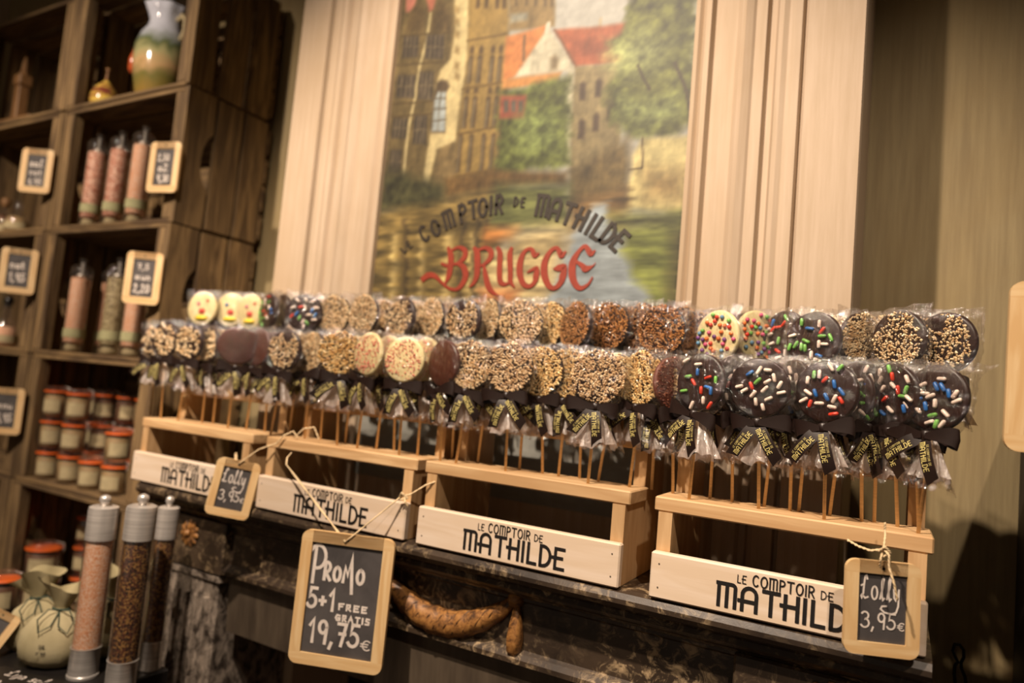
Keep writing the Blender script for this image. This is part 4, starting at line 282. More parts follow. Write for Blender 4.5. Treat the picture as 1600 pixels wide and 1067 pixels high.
HAND = {
 'P': (.6, [[(.1, 0), (.12, 1.0)], arc(.22, .72, .34, .32, 150, -110, 12)]), 'R': (.5, [[(.06, 0), (.08, .72)], arc(.16, .52, .22, .2, 140, -100, 9), [(.1, .34), (.42, 0)]]),
 'o': (.46, [arc(.2, .28, .2, .28, 90, 450, 14)]), 'O': (.5, [arc(.24, .36, .22, .34, 90, 450, 14)]),
 'M': (.7, [[(.0, 0), (.08, .62), (.26, .28), (.44, 1.15), (.46, .6), (.6, -.42)]]), 
 'L': (.62, [[(.0, .55), (.2, .62)], [(.42, .85), (.36, 1.0), (.26, .95), (.2, .6), (.16, .2), (.06, .02), (.0, .1), (.08, .16), (.3, .02), (.5, .08)]]),
 'l': (.34, [[(0, .05), (.16, .5), (.24, .9), (.18, .98), (.12, .8), (.12, .2), (.2, .0), (.3, .08)]]),
 'y': (.5, [[(0, .5), (.04, .14), (.16, .04), (.3, .2), (.36, .5)], [(.36, .5), (.34, -.2), (.2, -.48), (-.1, -.56), (-.62, -.52), (-.9, -.38), (-.8, -.26), (-.5, -.24)]]),
 '5': (.46, [[(.4, .95), (.1, .95), (.06, .56)] + arc(.16, .32, .24, .28, 110, -150, 12)]), '+': (.4, [[(.0, .4), (.3, .4)], [(.15, .22), (.15, .58)]]),
 '1': (.28, [[(0, .7), (.16, .98), (.16, 0)]]), '9': (.44, [arc(.2, .68, .18, .26, 0, 360, 12), [(.38, .7), (.34, .0)]]), '7': (.44, [[(0, .92), (.38, .92), (.2, .0)], [(.1, .5), (.36, .5)]]),
 '6': (.44, [[(.34, .95), (.1, .6), (.02, .3)] + arc(.2, .26, .18, .26, 180, 540, 12)]), '3': (.42, [arc(.16, .73, .2, .22, 150, -80, 9) + arc(.16, .27, .24, .26, 80, -150, 10)]), ',': (.2, [[(.08, .06), (.0, -.18)]]),
 'e': (.62, [arc(.36, .45, .28, .42, 50, 310, 12), [(-.04, .56), (.42, .56)], [(-.04, .34), (.38, .34)]]),
 'F': (.34, [[(.02, 0), (.0, .5), (.3, .54)], [(.0, .28), (.22, .3)]]), 'r': (.34, [[(.02, 0), (.02, .5), (.22, .5), (.22, .28), (.04, .26), (.28, 0)]]), 'E': (.36, [[(.3, .5), (.02, .5), (.02, 0), (.3, .02)], [(.02, .26), (.24, .28)]]),
 'G': (.4, [[(.32, .46), (.1, .5), (.0, .24), (.12, .02), (.32, .06), (.32, .24), (.18, .24)]]), 'A': (.38, [[(.0, 0), (.14, .5), (.3, 0)], [(.06, .2), (.26, .2)]]),
 'T': (.34, [[(.0, .5), (.3, .5)], [(.15, .5), (.15, 0)]]), 'I': (.14, [[(.05, .5), (.05, 0)]]), 'S': (.32, [[(.28, .48), (.06, .5), (.04, .3), (.26, .22), (.24, .02), (.0, .02)]]),
 'j': (.24, [[(.12, .5), (.1, -.2), (-.1, -.3)]]), 'i': (.16, [[(.06, .5), (.06, 0)]]), 'n': (.42, [[(.02, .48), (.02, 0)], [(.02, .4), (.2, .5), (.32, .36), (.32, 0)]]),
 'a': (.42, [arc(.17, .24, .16, .24, 60, 400, 10), [(.33, .46), (.33, .02), (.4, .02)]]), 't': (.3, [[(.12, .8), (.12, .06), (.26, .02)], [(0, .5), (.26, .5)]]),
 'm': (.56, [[(0, 0), (.02, .5), (.14, .4), (.2, 0)], [(.2, .4), (.36, .5), (.42, 0)]]), 'u': (.42, [[(0, .5), (.04, .04), (.28, .04), (.32, .5), (.36, 0)]]), '2': (.42, [[(.0, .76), (.16, .96), (.32, .74), (.0, .02), (.38, .04)]]), '0': (.46, [arc(.2, .48, .19, .46, 90, 450, 12)]), ' ': (.28, [])}
def stroke(b, pts, w, f, mi=0):
    """ribbon of width w along 2-D pts; f maps (u, v) to 3-D"""
    n = len(pts); L = []; ws = w if isinstance(w, list) else [w] * n; zf = len(b.v) % 97 * 2e-6; f0 = f; w = ws[0]
    f = lambda u, v: (lambda q: (q[0], q[1] - zf, q[2]))(f0(u, v))
    for i, (x, y) in enumerate(pts):
        d = []
        if i > 0: a = Vector((x - pts[i - 1][0], y - pts[i - 1][1])); d.append(a.normalized() if a.length else Vector((1, 0)))
        if i < n - 1: a = Vector((pts[i + 1][0] - x, pts[i + 1][1] - y)); d.append(a.normalized() if a.length else Vector((1, 0)))
        t_ = sum(d, Vector((0, 0))); t_ = t_.normalized() if t_.length > 1e-4 else d[0]
        k = ws[i] / 2 / max(.5, t_.dot(d[0])); L.append((Vector((x, y)), Vector((-t_.y, t_.x)) * k, t_))
    L[0] = (L[0][0] - L[0][2] * w * .4, L[0][1], L[0][2]); L[-1] = (L[-1][0] + L[-1][2] * w * .4, L[-1][1], L[-1][2])
    vs = []
    for p, q, _ in L: vs += [f(*(p + q)), f(*(p - q))]
    b.add(vs, [(2 * i, 2 * i + 1, 2 * i + 3, 2 * i + 2) for i in range(n - 1)], mi)
def text(b, s, font, x, y, h, f, width=None, weight=.14, gap=.2, stretch=1.0):
    """lay the word s from (x, y) with letter height h"""
    tot = sum(font[c][0] for c in s) + gap * (len(s) - 1)
    k = (width / h / tot) if width else stretch
    cx = 0
    for c in s:
        for pl in font[c][1]: stroke(b, [(x + (cx + px) * h * k, y + py * h) for px, py in pl], weight * h, f)
        cx += font[c][0] + gap
    return x + (cx - gap) * h * k

# ---------------------------------------------------------------- room shell
YB, YA = 1.12, 1.32          # chimney breast face, alcove wall
XL, XR = -1.257, -.073
struct('floor', MB().box(-3.2, 2.6, -3, 1.5, -.06, 0), M['floor'])
struct('ceiling', MB().box(-3.2, 2.6, -3, 1.5, 3.0, 3.06), M['ceil'])
struct('wall_back', MB().box(-3.2, 2.6, YA, YA + .1, 0, 3.0), M['olive'])
struct('wall_left', MB().box(-3.3, -3.2, -3, 1.42, 0, 3.0), M['cream'])
struct('wall_right', MB().box(2.6, 2.7, -3, 1.42, 0, 3.0), M['cream'])
b = MB(); b.box(XL, XR, YB, YA, 1.12, 3.0, .004); b.box(XL, -1.09, YB, YA, 0, 1.12); b.box(-.2, XR, YB, YA, 0, 1.12)
struct('wall_chimney', b, M['cream'])
b = MB(); b.box(-1.09, -.2, YA - .02, YA - .001, 0, 1.12)
struct('wall_firebox', b, M['soot'])
# pilaster casings either side of the mural: moulded profile pulled upright
def casing(name, xin, xout):
    s_ = 1 if xout > xin else -1; W = abs(xout - xin)
    pr = [(0, .0), (0, .014), (.03, .018), (.05, .012), (.075, .020), (.11, .022), (.13, .010), (.15, .010), (.27, .012), (.30, .020), (.33, .026), (.37, .020), (.385, .016),
          (.45, .016), (.465, .004), (.50, .004), (.52, .014), (.55, .018), (.58, .014), (.62, .016), (.655, .016), (.665, .006), (.68, .006), (.69, .020), (1, .020), (1, 0)]
    pts = [(xin + s_ * a * W, YB - d) for a, d in pr]
    o = MB().prof_z(pts, 1.155, 3.0).build(name, M['cream']); o['kind'] = 'structure'
casing('trim_1', -.330, -.0735); casing('trim_2', -.978, -1.2565)

# mural -------------------------------------------------------------
import numpy as np
X0, X1, Z0, Z1, ST = -.978, -.330, 1.20, 2.45, .0034
nx = int((X1 - X0) / ST) + 1; nz = int((Z1 - Z0) / ST) + 1
gx = np.linspace(X0, X1, nx); gz = np.linspace(Z0, Z1, nz); GX, GZ = np.meshgrid(gx, gz)
rs = np.random.RandomState(4)
def vnoise(sx, sz, oct_=3):
    out = np.zeros_like(GX); amp = 1; tot = 0
    for o_ in range(oct_):
        a = (GX - X0) / (sx / 2 ** o_); c = (GZ - Z0) / (sz / 2 ** o_); n_ = int(a.max()) + 3; m_ = int(c.max()) + 3; g = rs.rand(m_, n_)
        i = a.astype(int); j = c.astype(int); fa = a - i; fc = c - j; fa = fa * fa * (3 - 2 * fa); fc = fc * fc * (3 - 2 * fc)
        out += amp * ((g[j, i] * (1 - fa) + g[j, i + 1] * fa) * (1 - fc) + (g[j + 1, i] * (1 - fa) + g[j + 1, i + 1] * fa) * fc); tot += amp; amp *= .6
    return out / tot - .5
N_fine = vnoise(.012, .012); N_mid = vnoise(.05, .05); N_h = vnoise(.06, .010); N_v = vnoise(.012, .05); N_leaf = vnoise(.022, .018, 3)
wx = vnoise(.03, .03) * .006; wz = vnoise(.03, .03) * .006
def seg_dist(px, pz, ax, az, bx, bz):
    dx, dz = bx - ax, bz - az; t_ = np.clip(((px - ax) * dx + (pz - az) * dz) / (dx * dx + dz * dz + 1e-12), 0, 1)
    return np.hypot(px - ax - t_ * dx, pz - az - t_ * dz)
img = np.zeros((nz, nx, 3)); img[:] = (.70, .67, .60)
for kind, col_, pts, soft, tex in PAINT:
    xs = [p[0] for p in pts]; zs = [p[1] for p in pts]; mg = .03
    i0, i1 = np.searchsorted(gx, [min(xs) - mg, max(xs) + mg]); j0, j1 = np.searchsorted(gz, [min(zs) - mg, max(zs) + mg])
    if i1 <= i0 or j1 <= j0: continue
    sl = (slice(j0, j1), slice(i0, i1)); px = GX[sl] + wx[sl] * .5; pz = GZ[sl] + wz[sl] * .5
    if kind == 'f': px = px + N_leaf[sl] * .03; pz = pz + N_mid[sl] * .03
    if kind == 'h': px = px + N_h[sl] * .03
    if kind == 'l':
        d = np.min([seg_dist(px, pz, *pts[k], *pts[k + 1]) for k in range(len(pts) - 1)], axis=0); al = np.clip((soft / 2 + .0015 - d) / .003, 0, 1)
    else:
        ins = np.zeros(px.shape, bool); d = np.full(px.shape, 9.)
        for k in range(len(pts)):
            (ax, az), (bx, bz) = pts[k], pts[(k + 1) % len(pts)]
            c_ = ((az > pz) != (bz > pz)) & (px < (bx - ax) * (pz - az) / ((bz - az) or 1e-12) + ax); ins ^= c_
            d = np.minimum(d, seg_dist(px, pz, ax, az, bx, bz))
        al = np.clip(.5 + np.where(ins, d, -d) / (soft + .001) * .5, 0, 1)
    tx = {'f': N_leaf * 1.2 + N_fine * .6, 'h': N_h * 1.5 + N_mid * .3, 'p': N_fine * .5 + N_v * .6 + N_mid * .4, 'l': N_fine * .5}[kind][sl]
    c = np.array(col_) / 255.; cc = np.clip(c[None, None] * (1 + tx[..., None] * tex * 2.9), 0, 1)
    img[sl] = img[sl] * (1 - al[..., None]) + cc * al[..., None]
img = np.clip(img * (1 + (N_fine * .12 + N_h * .10)[..., None]), 0, 1)
lin = np.where(img <= .04045, img / 12.92, ((img + .055) / 1.055) ** 2.4) * np.array([.56, .62, .71])
me = bpy.data.meshes.new('canvas'); vs = np.stack([GX, np.full_like(GX, YB - .002), GZ], -1).reshape(-1, 3)
idx = np.arange(nx * nz).reshape(nz, nx); q = np.stack([idx[:-1, :-1], idx[:-1, 1:], idx[1:, 1:], idx[1:, :-1]], -1).reshape(-1, 4)
me.vertices.add(len(vs)); me.vertices.foreach_set('co', vs.ravel()); me.loops.add(q.size); me.loops.foreach_set('vertex_index', q.ravel().astype('i'))
me.polygons.add(len(q)); me.polygons.foreach_set('loop_start', np.arange(0, q.size, 4, dtype='i')); me.update()
ca = me.color_attributes.new('Col', 'FLOAT_COLOR', 'POINT'); ca.data.foreach_set('color', np.concatenate([lin.reshape(-1, 3), np.ones((nx * nz, 1))], 1).astype('f').ravel())
me.materials.append(M['mural'])
mural = thing('mural_painting', 'painted canal town mural between the two cream moulded pilasters', 'painting', (0, 0, 0))
put('canvas', me, mural)
b = MB(); yy = YB - .0035
for ch, x, z, h, a in ARC_TEXT:
    ca_, sa_ = math.cos(R(a)), math.sin(R(a)); wd, gl_ = DECO[ch]
    for pl in gl_:
        k = .95 if ch not in 'I' else 1
        stroke(b, [((px - wd / 2) * h * k, (py - .5) * h) for px, py in pl], .2 * h, lambda u, v: (x + u * ca_ + v * sa_, yy, z - u * sa_ + v * ca_))
o = b.build('black_lettering', M['black_paint'], mural); o['label'] = 'curved black painted lettering'
b = MB()
for i, pl in enumerate(BRUGGE):
    sm = []
    for k in range(len(pl) - 1):
        for j in range(4):
            u = j / 4; p0 = pl[max(k - 1, 0)]; p1 = pl[k]; p2 = pl[k + 1]; p3 = pl[min(k + 2, len(pl) - 1)]
            sm.append(tuple(.5 * ((2 * p1[a]) + (-p0[a] + p2[a]) * u + (2 * p0[a] - 5 * p1[a] + 4 * p2[a] - p3[a]) * u * u + (-p0[a] + 3 * p1[a] - 3 * p2[a] + p3[a]) * u ** 3) for a in (0, 1, 2)))
    sm.append(pl[-1]); stroke(b, [q[:2] for q in sm], [max(.0012, q[2]) for q in sm], lambda u, v: (u, yy - .0003, v))
o = b.build('red_lettering', M['red_paint'], mural); o['label'] = 'brick red painted lettering BRUGGE'

# ---------------------------------------------------------------- fireplace
mt = thing('fireplace_mantel', 'dark veined marble fireplace mantel carrying the lollipop stands', 'fireplace', (-.62, .9, 0))
def mpart(name, b, m, smooth=False):
    o = b.build(name, m, mt, smooth); o.location = (.62, -.9, 0); return o
nose = [(YB - .001, 1.149), (.897, 1.149), (.889, 1.146), (.885, 1.139), (.885, 1.133), (.889, 1.127), (.896, 1.124), (.905, 1.124), (.908, 1.118), (.905, 1.112), (.912, 1.106), (.920, 1.102), (.924, 1.098), (YB - .001, 1.098)]
mpart('mantel_shelf', MB().prof_x(nose, -1.335, .036), M['marble'])
fr = [(.97, 1.0985), (.930, 1.0985), (.930, 1.092), (.936, 1.088), (.936, 1.022), (.930, 1.018), (.922, 1.012), (.922, 1.005), (.930, 1.001), (.97, 1.001)]
mpart('frieze', MB().prof_x(fr, -1.10, -.17), M['marble'])
for xa, xb in ((-1.285, -1.10), (-.17, .016)):
    mpart('corner_block', MB().box(xa, xb, .918, YB - .001, 1.001, 1.0985, .003), M['marble'])
    b = MB(); b.box(xa + .012, xb - .012, .926, YB - .001, .12, 1.0, .004); b.box(xa + .004, xb - .004, .921, YB - .001, .985, 1.0005, .003)
    n = 5
    for k in range(n):
        x = xa + .035 + (xb - xa - .07) * k / (n - 1); b.prof_z([(x - .008, .927), (x - .005, .919), (x + .005, .919), (x + .008, .927)], .2, .955)
    mpart('pilaster', b, M['pilaster']); mpart('plinth', MB().box(xa, xb, .912, YB - .001, 0, .12, .004), M['marble'])
mpart('hood_panel', MB().prof_x([(.938, 1.0), (.950, 1.0), (.960, .90), (.945, .897)], -1.098, -.172), M['hood'])
for cx, cz, rr in ((-1.197, 1.066, .026), (-.060, 1.060, .034)):
    rt_ = MB()
    rosette = mpart('rosette', rt_.lathe([(rr * .2, -.001), (rr * .28, .006), (rr * .12, .010)], 12, Matrix.Translation((cx, .915, cz)) @ Matrix.Rotation(PI / 2, 4, 'X')), M['carving'])
    pb = MB(); vs = []; 
    for i, (u, ww) in enumerate(((.18, .06), (.45, .17), (.8, .2), (1, .08))):
        for v, hgt in ((-1, 0), (-.5, .8), (0, .45), (.5, .8), (1, 0)): vs.append((v * ww * rr, -.001 - hgt * .007 * math.sin(PI * min(u, .95)) - .001, u * rr))
    pb.add(vs, [(i * 5 + k, i * 5 + k + 1, i * 5 + k + 6, i * 5 + k + 5) for i in range(3) for k in range(4)])
    pm = pb.mesh('petal', M['carving'], True)
    for k in range(11):
        p = put('petal', pm, rosette, (cx, .918, cz), (0, 2 * PI * k / 11, 0))
pts = []; rad = []
for i in range(25):
    u = i / 24; x = -.735 + u * .25; z = 1.092 - .062 * math.sin(PI * u) ** .8; pts.append((x, .932, z)); rad.append(.006 + .0155 * math.sin(PI * u) ** .7 * (1 + .1 * math.sin(i * 2.4)))
b = MB(); b.tube(pts, rad, 12); gb_ = MB()
for k in range(4):
    sp_ = [(p[0], p[1] + r_ * -math.cos(i * .9 + k * PI / 2) * 1.0, p[2] + r_ * math.sin(i * .9 + k * PI / 2) * 1.0) for i, (p, r_) in enumerate(zip(pts, rad))]; gb_.tube(sp_, .0013, 4)
gar_ = mpart('garland', b, M['carving'], True); gb_.build('dark_groove_line', plain('painted_groove_shade', rgb(92, 62, 34), .5), gar_, True)  # thin dark spirals paint in the shade of grooves that are not carved
for sx in (-.735, -.482):
    b = MB(); b.lathe([(.004, -.011), (.010, -.008), (.013, 0), (.010, .008), (.004, .011)], 12, Matrix.Translation((sx, .930, 1.092))); mpart('garland_knot', b, M['carving'], True)
    b = MB(); b.lathe([(.002, .0), (.006, -.008), (.010, -.03), (.0125, -.05), (.011, -.066), (.004, -.074)], 12, Matrix.Translation((sx + .003, .930, 1.086)), wob=lambda a, z: 1 + .1 * math.sin(5 * a)); mpart('tassel', b, M['carving'], True)
for i, (x, y, rz, rr) in enumerate(((-.75, 1.16, .3, .03), (-.6, 1.12, -.35, .026), (-.68, 1.14, .1, .022))):
    b = MB(); c_, s_ = math.cos(rz), math.sin(rz); b.tube([(x - .2 * c_, y - .2 * s_, .04 + i * .05), (x, y, .045 + i * .05), (x + .2 * c_, y + .2 * s_, .04 + i * .05)], rr, 9)
    tag(b.build('fire_log', M['ember']), ('dark log lying lowest in the unlit fireplace', 'dark log lying across the lowest one in the unlit fireplace', 'dark log on top of the pile in the unlit fireplace')[i], 'log', 'logs in the fireplace')

# ---------------------------------------------------------------- display stands
rnd = random.Random(11)
def lettering(b, f):
    text(b, 'MATHILDE', DECO, 0, 0, .0262, f, width=.158, weight=.165, gap=.24)
    text(b, 'LE', DECO, .021, .0305, .0088, f, width=.0095, weight=.12, gap=.25)
    text(b, 'COMPTOIR', DECO, .0385, .0300, .0122, f, width=.0665, weight=.14, gap=.24)
    text(b, 'DE', DECO, .1125, .0305, .0088, f, width=.0120, weight=.12, gap=.25)
b = MB(); lettering(b, lambda u, v: (u, 0, v)); letter_mesh = b.mesh('lettering', M['ink'])
def stand(x0, wdt, rz, label, tx):
    t_ = thing('lollipop_stand', label, 'display stand', (x0, .885, 1.15), rz, 'stepped wooden lollipop stands on the mantel')
    for xx in (.002, wdt - .020):
        pts = [(.013, 0), (.18, 0), (.18, .1755), (.092, .1755), (.092, .1055), (.013, .1055)]
        b = MB(); b.prof_x(pts, xx, xx + .018); b.build('side_panel', M['pinez'], t_)
    b = MB(); b.box(0, wdt, 0, .013, 0, .057, .002); s_ = b.build('sign_board', M['sign'], t_); s_['label'] = 'whitewashed front board with black lettering'
    put('lettering', letter_mesh, s_, (tx, -.0006, .0092))
    nl = MB()
    for px in (.011, wdt - .011):
        for pz in (.014, .043): nl.lathe([(.0012, 0), (.0008, .0006)], 6, Matrix.Translation((px, -.0001, pz)) @ Matrix.Rotation(PI / 2, 4, 'X'))
    nl.build('nail_heads', M['hood'], s_)
    MB().box(-.004, wdt + .004, .013, .090, .1060, .1245, .0018).build('lower_shelf', M['pine'], t_)
    MB().box(-.004, wdt + .004, .094, .182, .1760, .1945, .0018).build('upper_shelf', M['pine'], t_)
    return t_
stand(-1.357, .322, R(0), 'leftmost pale wooden lollipop stand, partly behind the small price tag', .100)
stand(-.992, .330, R(0), 'second pale wooden lollipop stand from the left, behind the Promo board twine', .096)
stand(-.639, .325, R(.5), 'third pale wooden lollipop stand from the left, its lettering fully visible', .088)
stand(-.272, .302, R(1.0), 'rightmost pale wooden lollipop stand, behind the Lolly price tag', .086)

# ---------------------------------------------------------------- lollipops
RAD = .0375; TH = .0045
candy = {}
def disc(m):
    pr = [(0.0005, -TH), (RAD - .003, -TH), (RAD - .0012, -TH + .0012), (RAD, -TH + .003), (RAD, TH - .003), (RAD - .001, TH - .001), (RAD - .003, TH), (.0005, TH)]
    return MB().lathe(pr, 40, Matrix.Rotation(PI / 2, 4, 'X')).mesh('candy_disc', m, True)
for k, m in dict(dark='choc', milk='milk', white='white', redb='redbrown').items(): candy[k] = disc(M[m])
def blob(b, x, y, z, r, mi=0):
    vs = []
    for d in ((1, 0, 0), (-1, 0, 0), (0, 1, 0), (0, -1, 0), (0, 0, 1), (0, 0, -1)):
        k = r * rnd.uniform(.8, 1.15); vs.append((x + d[0] * k + rnd.uniform(-.2, .2) * r, y + d[1] * k, z + d[2] * k + rnd.uniform(-.2, .2) * r))
    b.add(vs, [(0, 2, 4), (2, 1, 4), (1, 3, 4), (3, 0, 4), (2, 0, 5), (1, 2, 5), (3, 1, 5), (0, 3, 5)], mi)
def crumbs(n, r0, r1, fill, mat, seed, hole=None):
    rnd.seed(seed); b = MB(); lay = []
    while len(lay) < n:
        a = rnd.uniform(0, 2 * PI); q = math.sqrt(rnd.random()) * RAD * fill; x, z = q * math.cos(a), q * math.sin(a)
        if hole and (x - hole[0]) ** 2 + (z - hole[1]) ** 2 < hole[2] ** 2: continue
        if fill < .98 and q > RAD * (.90 + .05 * math.sin(a * 3 + seed)): continue
        lay.append(1); blob(b, x, -TH - rnd.uniform(0, .0016), z, rnd.uniform(r0, r1))
    me = b.mesh('nut_crumbs', mat); return me
TOP = {}
for i in range(3):
    TOP['nutp', i] = crumbs(900, .0011, .0023, 1.0, M['nut_pale'], 20 + i); TOP['nuty', i] = crumbs(820, .0012, .0025, 1.0, M['nut_yellow'], 30 + i)
    TOP['nutb', i] = crumbs(900, .0010, .0018, 1.0, M['nut_brown'], 40 + i); TOP['nutg', i] = crumbs(860, .0011, .0024, 1.0, M['nut_grey'], 50 + i)
    TOP['nutd', i] = crumbs(430, .0012, .0023, .95, M['nut_pale'], 60 + i, hole=(-.024 + .022 * i, .026, .011)); TOP['pink', i] = crumbs(190, .0010, .0018, .95, M['pink'], 70 + i)
    TOP['nutc', i] = crumbs(90, .0026, .0052, .9, M['nut_pale'], 80 + i); TOP['redb', i] = crumbs(420, .0009, .0017, 1.0, M['redcrumb'], 90 + i)
def capsule(m):
    b = MB(); b.lathe([(.0003, -.0056), (.0015, -.0051), (.0022, -.0039), (.0023, 0), (.0022, .0039), (.0015, .0051), (.0003, .0056)], 10, Matrix.Rotation(PI / 2, 4, 'Y')); return b.mesh('sprinkle', m, True)
CAP = {k: capsule(M['s_' + k]) for k in ('white', 'red', 'blue', 'green')}
DOT = {k: MB().lathe([(.0002, -.0024), (.0017, -.0018), (.0026, 0), (.0017, .0018), (.0002, .0024)], 10).mesh('sugar_dot', M['s_' + k], True) for k in ('red', 'orange', 'pink', 'violet', 'lblue', 'green')}
W_, B_, G_, E_ = 'white', 'blue', 'green', 'red'
SPR = {  # (x, z, angle) in disc radii, read from the four discs nearest the viewer
 'sE': [(W_, .19, .57, 0), (W_, -.37, .35, 30), (B_, .06, .33, -60), (B_, .25, .33, -55), (B_, .46, .16, -75), (W_, .65, .16, 60), (W_, .72, -.04, 30), (W_, -.48, .09, 50), (W_, -.28, .09, 0), (W_, -.08, .03, 30), (B_, -.46, -.08, 10), (W_, .09, -.17, -85), (B_, -.19, -.29, -75), (W_, -.79, -.32, -45), (W_, -.59, -.32, -50), (W_, -.42, -.42, -40), (W_, .44, -.43, -40), (G_, .06, -.53, 20), (W_, 0, -.75, 25), (G_, .2, -.78, 80), (W_, .38, -.76, 60)],
 'sD': [(W_, .17, .77, -60), (G_, .46, .75, 50), (G_, -.35, .53, 85), (W_, -.18, .55, 88), (W_, -.55, .35, 85), (E_, 0, .37, 50), (W_, -.53, -.05, -35), (B_, -.3, -.06, -70), (B_, .29, .23, -80), (B_, .51, 0, -55), (B_, .05, -.18, -65), (W_, .3, -.23, 65), (E_, .5, -.27, -60), (W_, -.67, -.3, 30), (E_, -.46, -.41, 75), (W_, -.17, -.39, 0), (W_, .23, -.49, -10), (E_, .28, -.71, 10)],
 'sC': [(B_, -.28, .48, 35), (W_, .02, .58, 60), (W_, .3, .59, -5), (W_, .5, .34, -80), (G_, -.03, .22, 45), (E_, -.23, .06, -70), (W_, .29, .21, 30), (W_, .68, .11, 60), (W_, -.63, .03, 15), (W_, -.46, -.1, 30), (W_, .2, -.05, 45), (W_, .73, -.15, 15), (W_, -.17, -.22, 50), (W_, .33, -.36, 25), (W_, -.08, -.47, -85), (W_, .15, -.64, -75)],
 'sB': [(W_, -.62, .72, 30), (W_, -.08, .6, 5), (B_, -.08, .32, -85), (G_, -.46, .16, 10), (E_, -.2, -.04, -50), (E_, .38, .15, 20), (G_, .7, .09, -88), (B_, .42, -.18, -10), (E_, .15, -.3, -85), (B_, .55, -.3, -85), (G_, -.58, -.36, 10), (W_, .28, -.64, -85), (W_, -.18, -.84, 70), (E_, .56, -.8, 60)],
 'sA': [(G_, -.45, .58, -85), (W_, .2, .55, -85), (B_, -.13, .37, -5), (E_, .33, .32, 60), (W_, -.73, .08, 20), (G_, .35, .13, 5), (G_, .66, .1, -60), (G_, -.2, -.08, -20), (W_, .28, -.16, -85), (W_, .48, -.15, 0), (G_, -.78, -.33, 80), (G_, -.56, -.24, 65), (G_, -.34, -.3, -85), (G_, -.2, -.33, -80), (W_, .06, -.56, -85), (B_, .33, -.56, -15), (W_, .3, -.72, -20)]}
def wrapper_mesh(seed, flareL, flareR):
    rnd.seed(seed); ph = [rnd.uniform(0, 6) for _ in range(6)]; nu, nv = 18, 20; vs = []; fs = []
    zt, zn = RAD + .0042, -.047
    for side in (-1, 1):
        o = len(vs)
        for j in range(nv + 1):
            z = zt + (zn - zt) * j / nv
            hw = .0435 if z > -.006 else max(.0045, .0435 * math.sqrt(max(0, 1 - ((-.006 - z) / .0415) ** 2)))
            tp = max(0, (z - .02) / (zt - .02))
            for i in range(nu + 1):
                u = -1 + 2 * i / nu; fl = (flareR if u > 0 else flareL) * tp ** 2 * abs(u) ** 3
                x = u * (hw + fl) ; rr = math.hypot(u * hw, z) / RAD
                d = .0074 * (1 - abs(u) ** 5) * min(1, (zt - z) / .012 + .08) * min(1, (z - zn) / .02 + .35)
                wv = .0009 * (math.sin(x * 380 + ph[0] + z * 90) + math.sin(z * 310 + ph[1] - x * 150) + math.sin((x + z) * 520 + ph[2])) * (1 - abs(u) ** 8)
                vs.append((x + .0008 * math.sin(z * 500 + ph[3]), side * (d + abs(wv) + .0003), z + (.0012 * math.sin(x * 200 + ph[4]) if j == 0 else 0)))
        for j in range(nv):
            for i in range(nu): a = o + j * (nu + 1) + i; fs.append((a, a + 1, a + nu + 2, a + nu + 1))
    return MB().add(vs, fs).mesh('film_wrapper', M['film'], True)
def frill_mesh(seed, mat, spread=.021, length=.05, name='gathered_frill'):
    rnd.seed(seed); ph = rnd.uniform(0, 6); n, m = 40, 8; vs = []
    for j in range(m + 1):
        u = j / m; z = -.047 - length * u
        for i in range(n):
            a = 2 * PI * i / n; r = .0042 + (spread - .0042) * u ** .75; k = 1 + (.22 * math.sin(7 * a + ph) + .12 * math.sin(12 * a + ph * 2)) * u
            vs.append((r * k * math.cos(a), r * k * math.sin(a) * .5, z + (.004 * math.sin(3 * a + ph) + .0025 * math.sin(8 * a)) * u ** 3))
    return MB().add(vs, [(j * n + i, j * n + (i + 1) % n, (j + 1) * n + (i + 1) % n, (j + 1) * n + i) for j in range(m) for i in range(n)]).mesh(name, mat, True)
WR = [wrapper_mesh(s_, a, c) for s_, a, c in ((1, .0, .004), (2, .004, .0), (3, .002, .002))]; WRF = wrapper_mesh(4, .001, .020)
FR = [frill_mesh(s_, M['frill'], sp_, ln) for s_, sp_, ln in ((5, .024, .044), (6, .027, .050), (7, .021, .042))]
FF = [frill_mesh(s_, M['film'], sp_, ln, 'film_skirt') for s_, sp_, ln in ((8, .028, .047), (9, .030, .052))]
def bow_mesh(seed):
    rnd.seed(seed); b = MB(); n = 16
    for sd in (-1, 1):
        Lx = rnd.uniform(.026, .035); dz = rnd.uniform(-.007, .004); vs = []
        for i in range(n + 1):
            u = i / n; s_ = math.sin(PI * u); x = sd * (.002 + Lx * s_ ** .8); y = -.0085 * math.cos(PI * u) - .006; hw = .0026 + .0062 * s_ ** .7
            cz = dz * s_ + .002 * math.sin(2 * PI * u)
            vs += [(x, y - .001 * s_, cz + hw), (x * 1.03, y, cz), (x * .98, y - .001 * s_, cz - hw)]
        b.add(vs, [(3 * i + k, 3 * i + k + 1, 3 * i + k + 4, 3 * i + k + 3) for i in range(n) for k in (0, 1)])
    b.lathe([(.002, -.005), (.0048, -.004), (.0052, 0), (.0048, .004), (.002, .005)], 10, Matrix.Translation((0, -.009, 0)))
    return b.mesh('bow', M['ribbon'], True)
BOW = [bow_mesh(s_) for s_ in (1, 2, 3)]
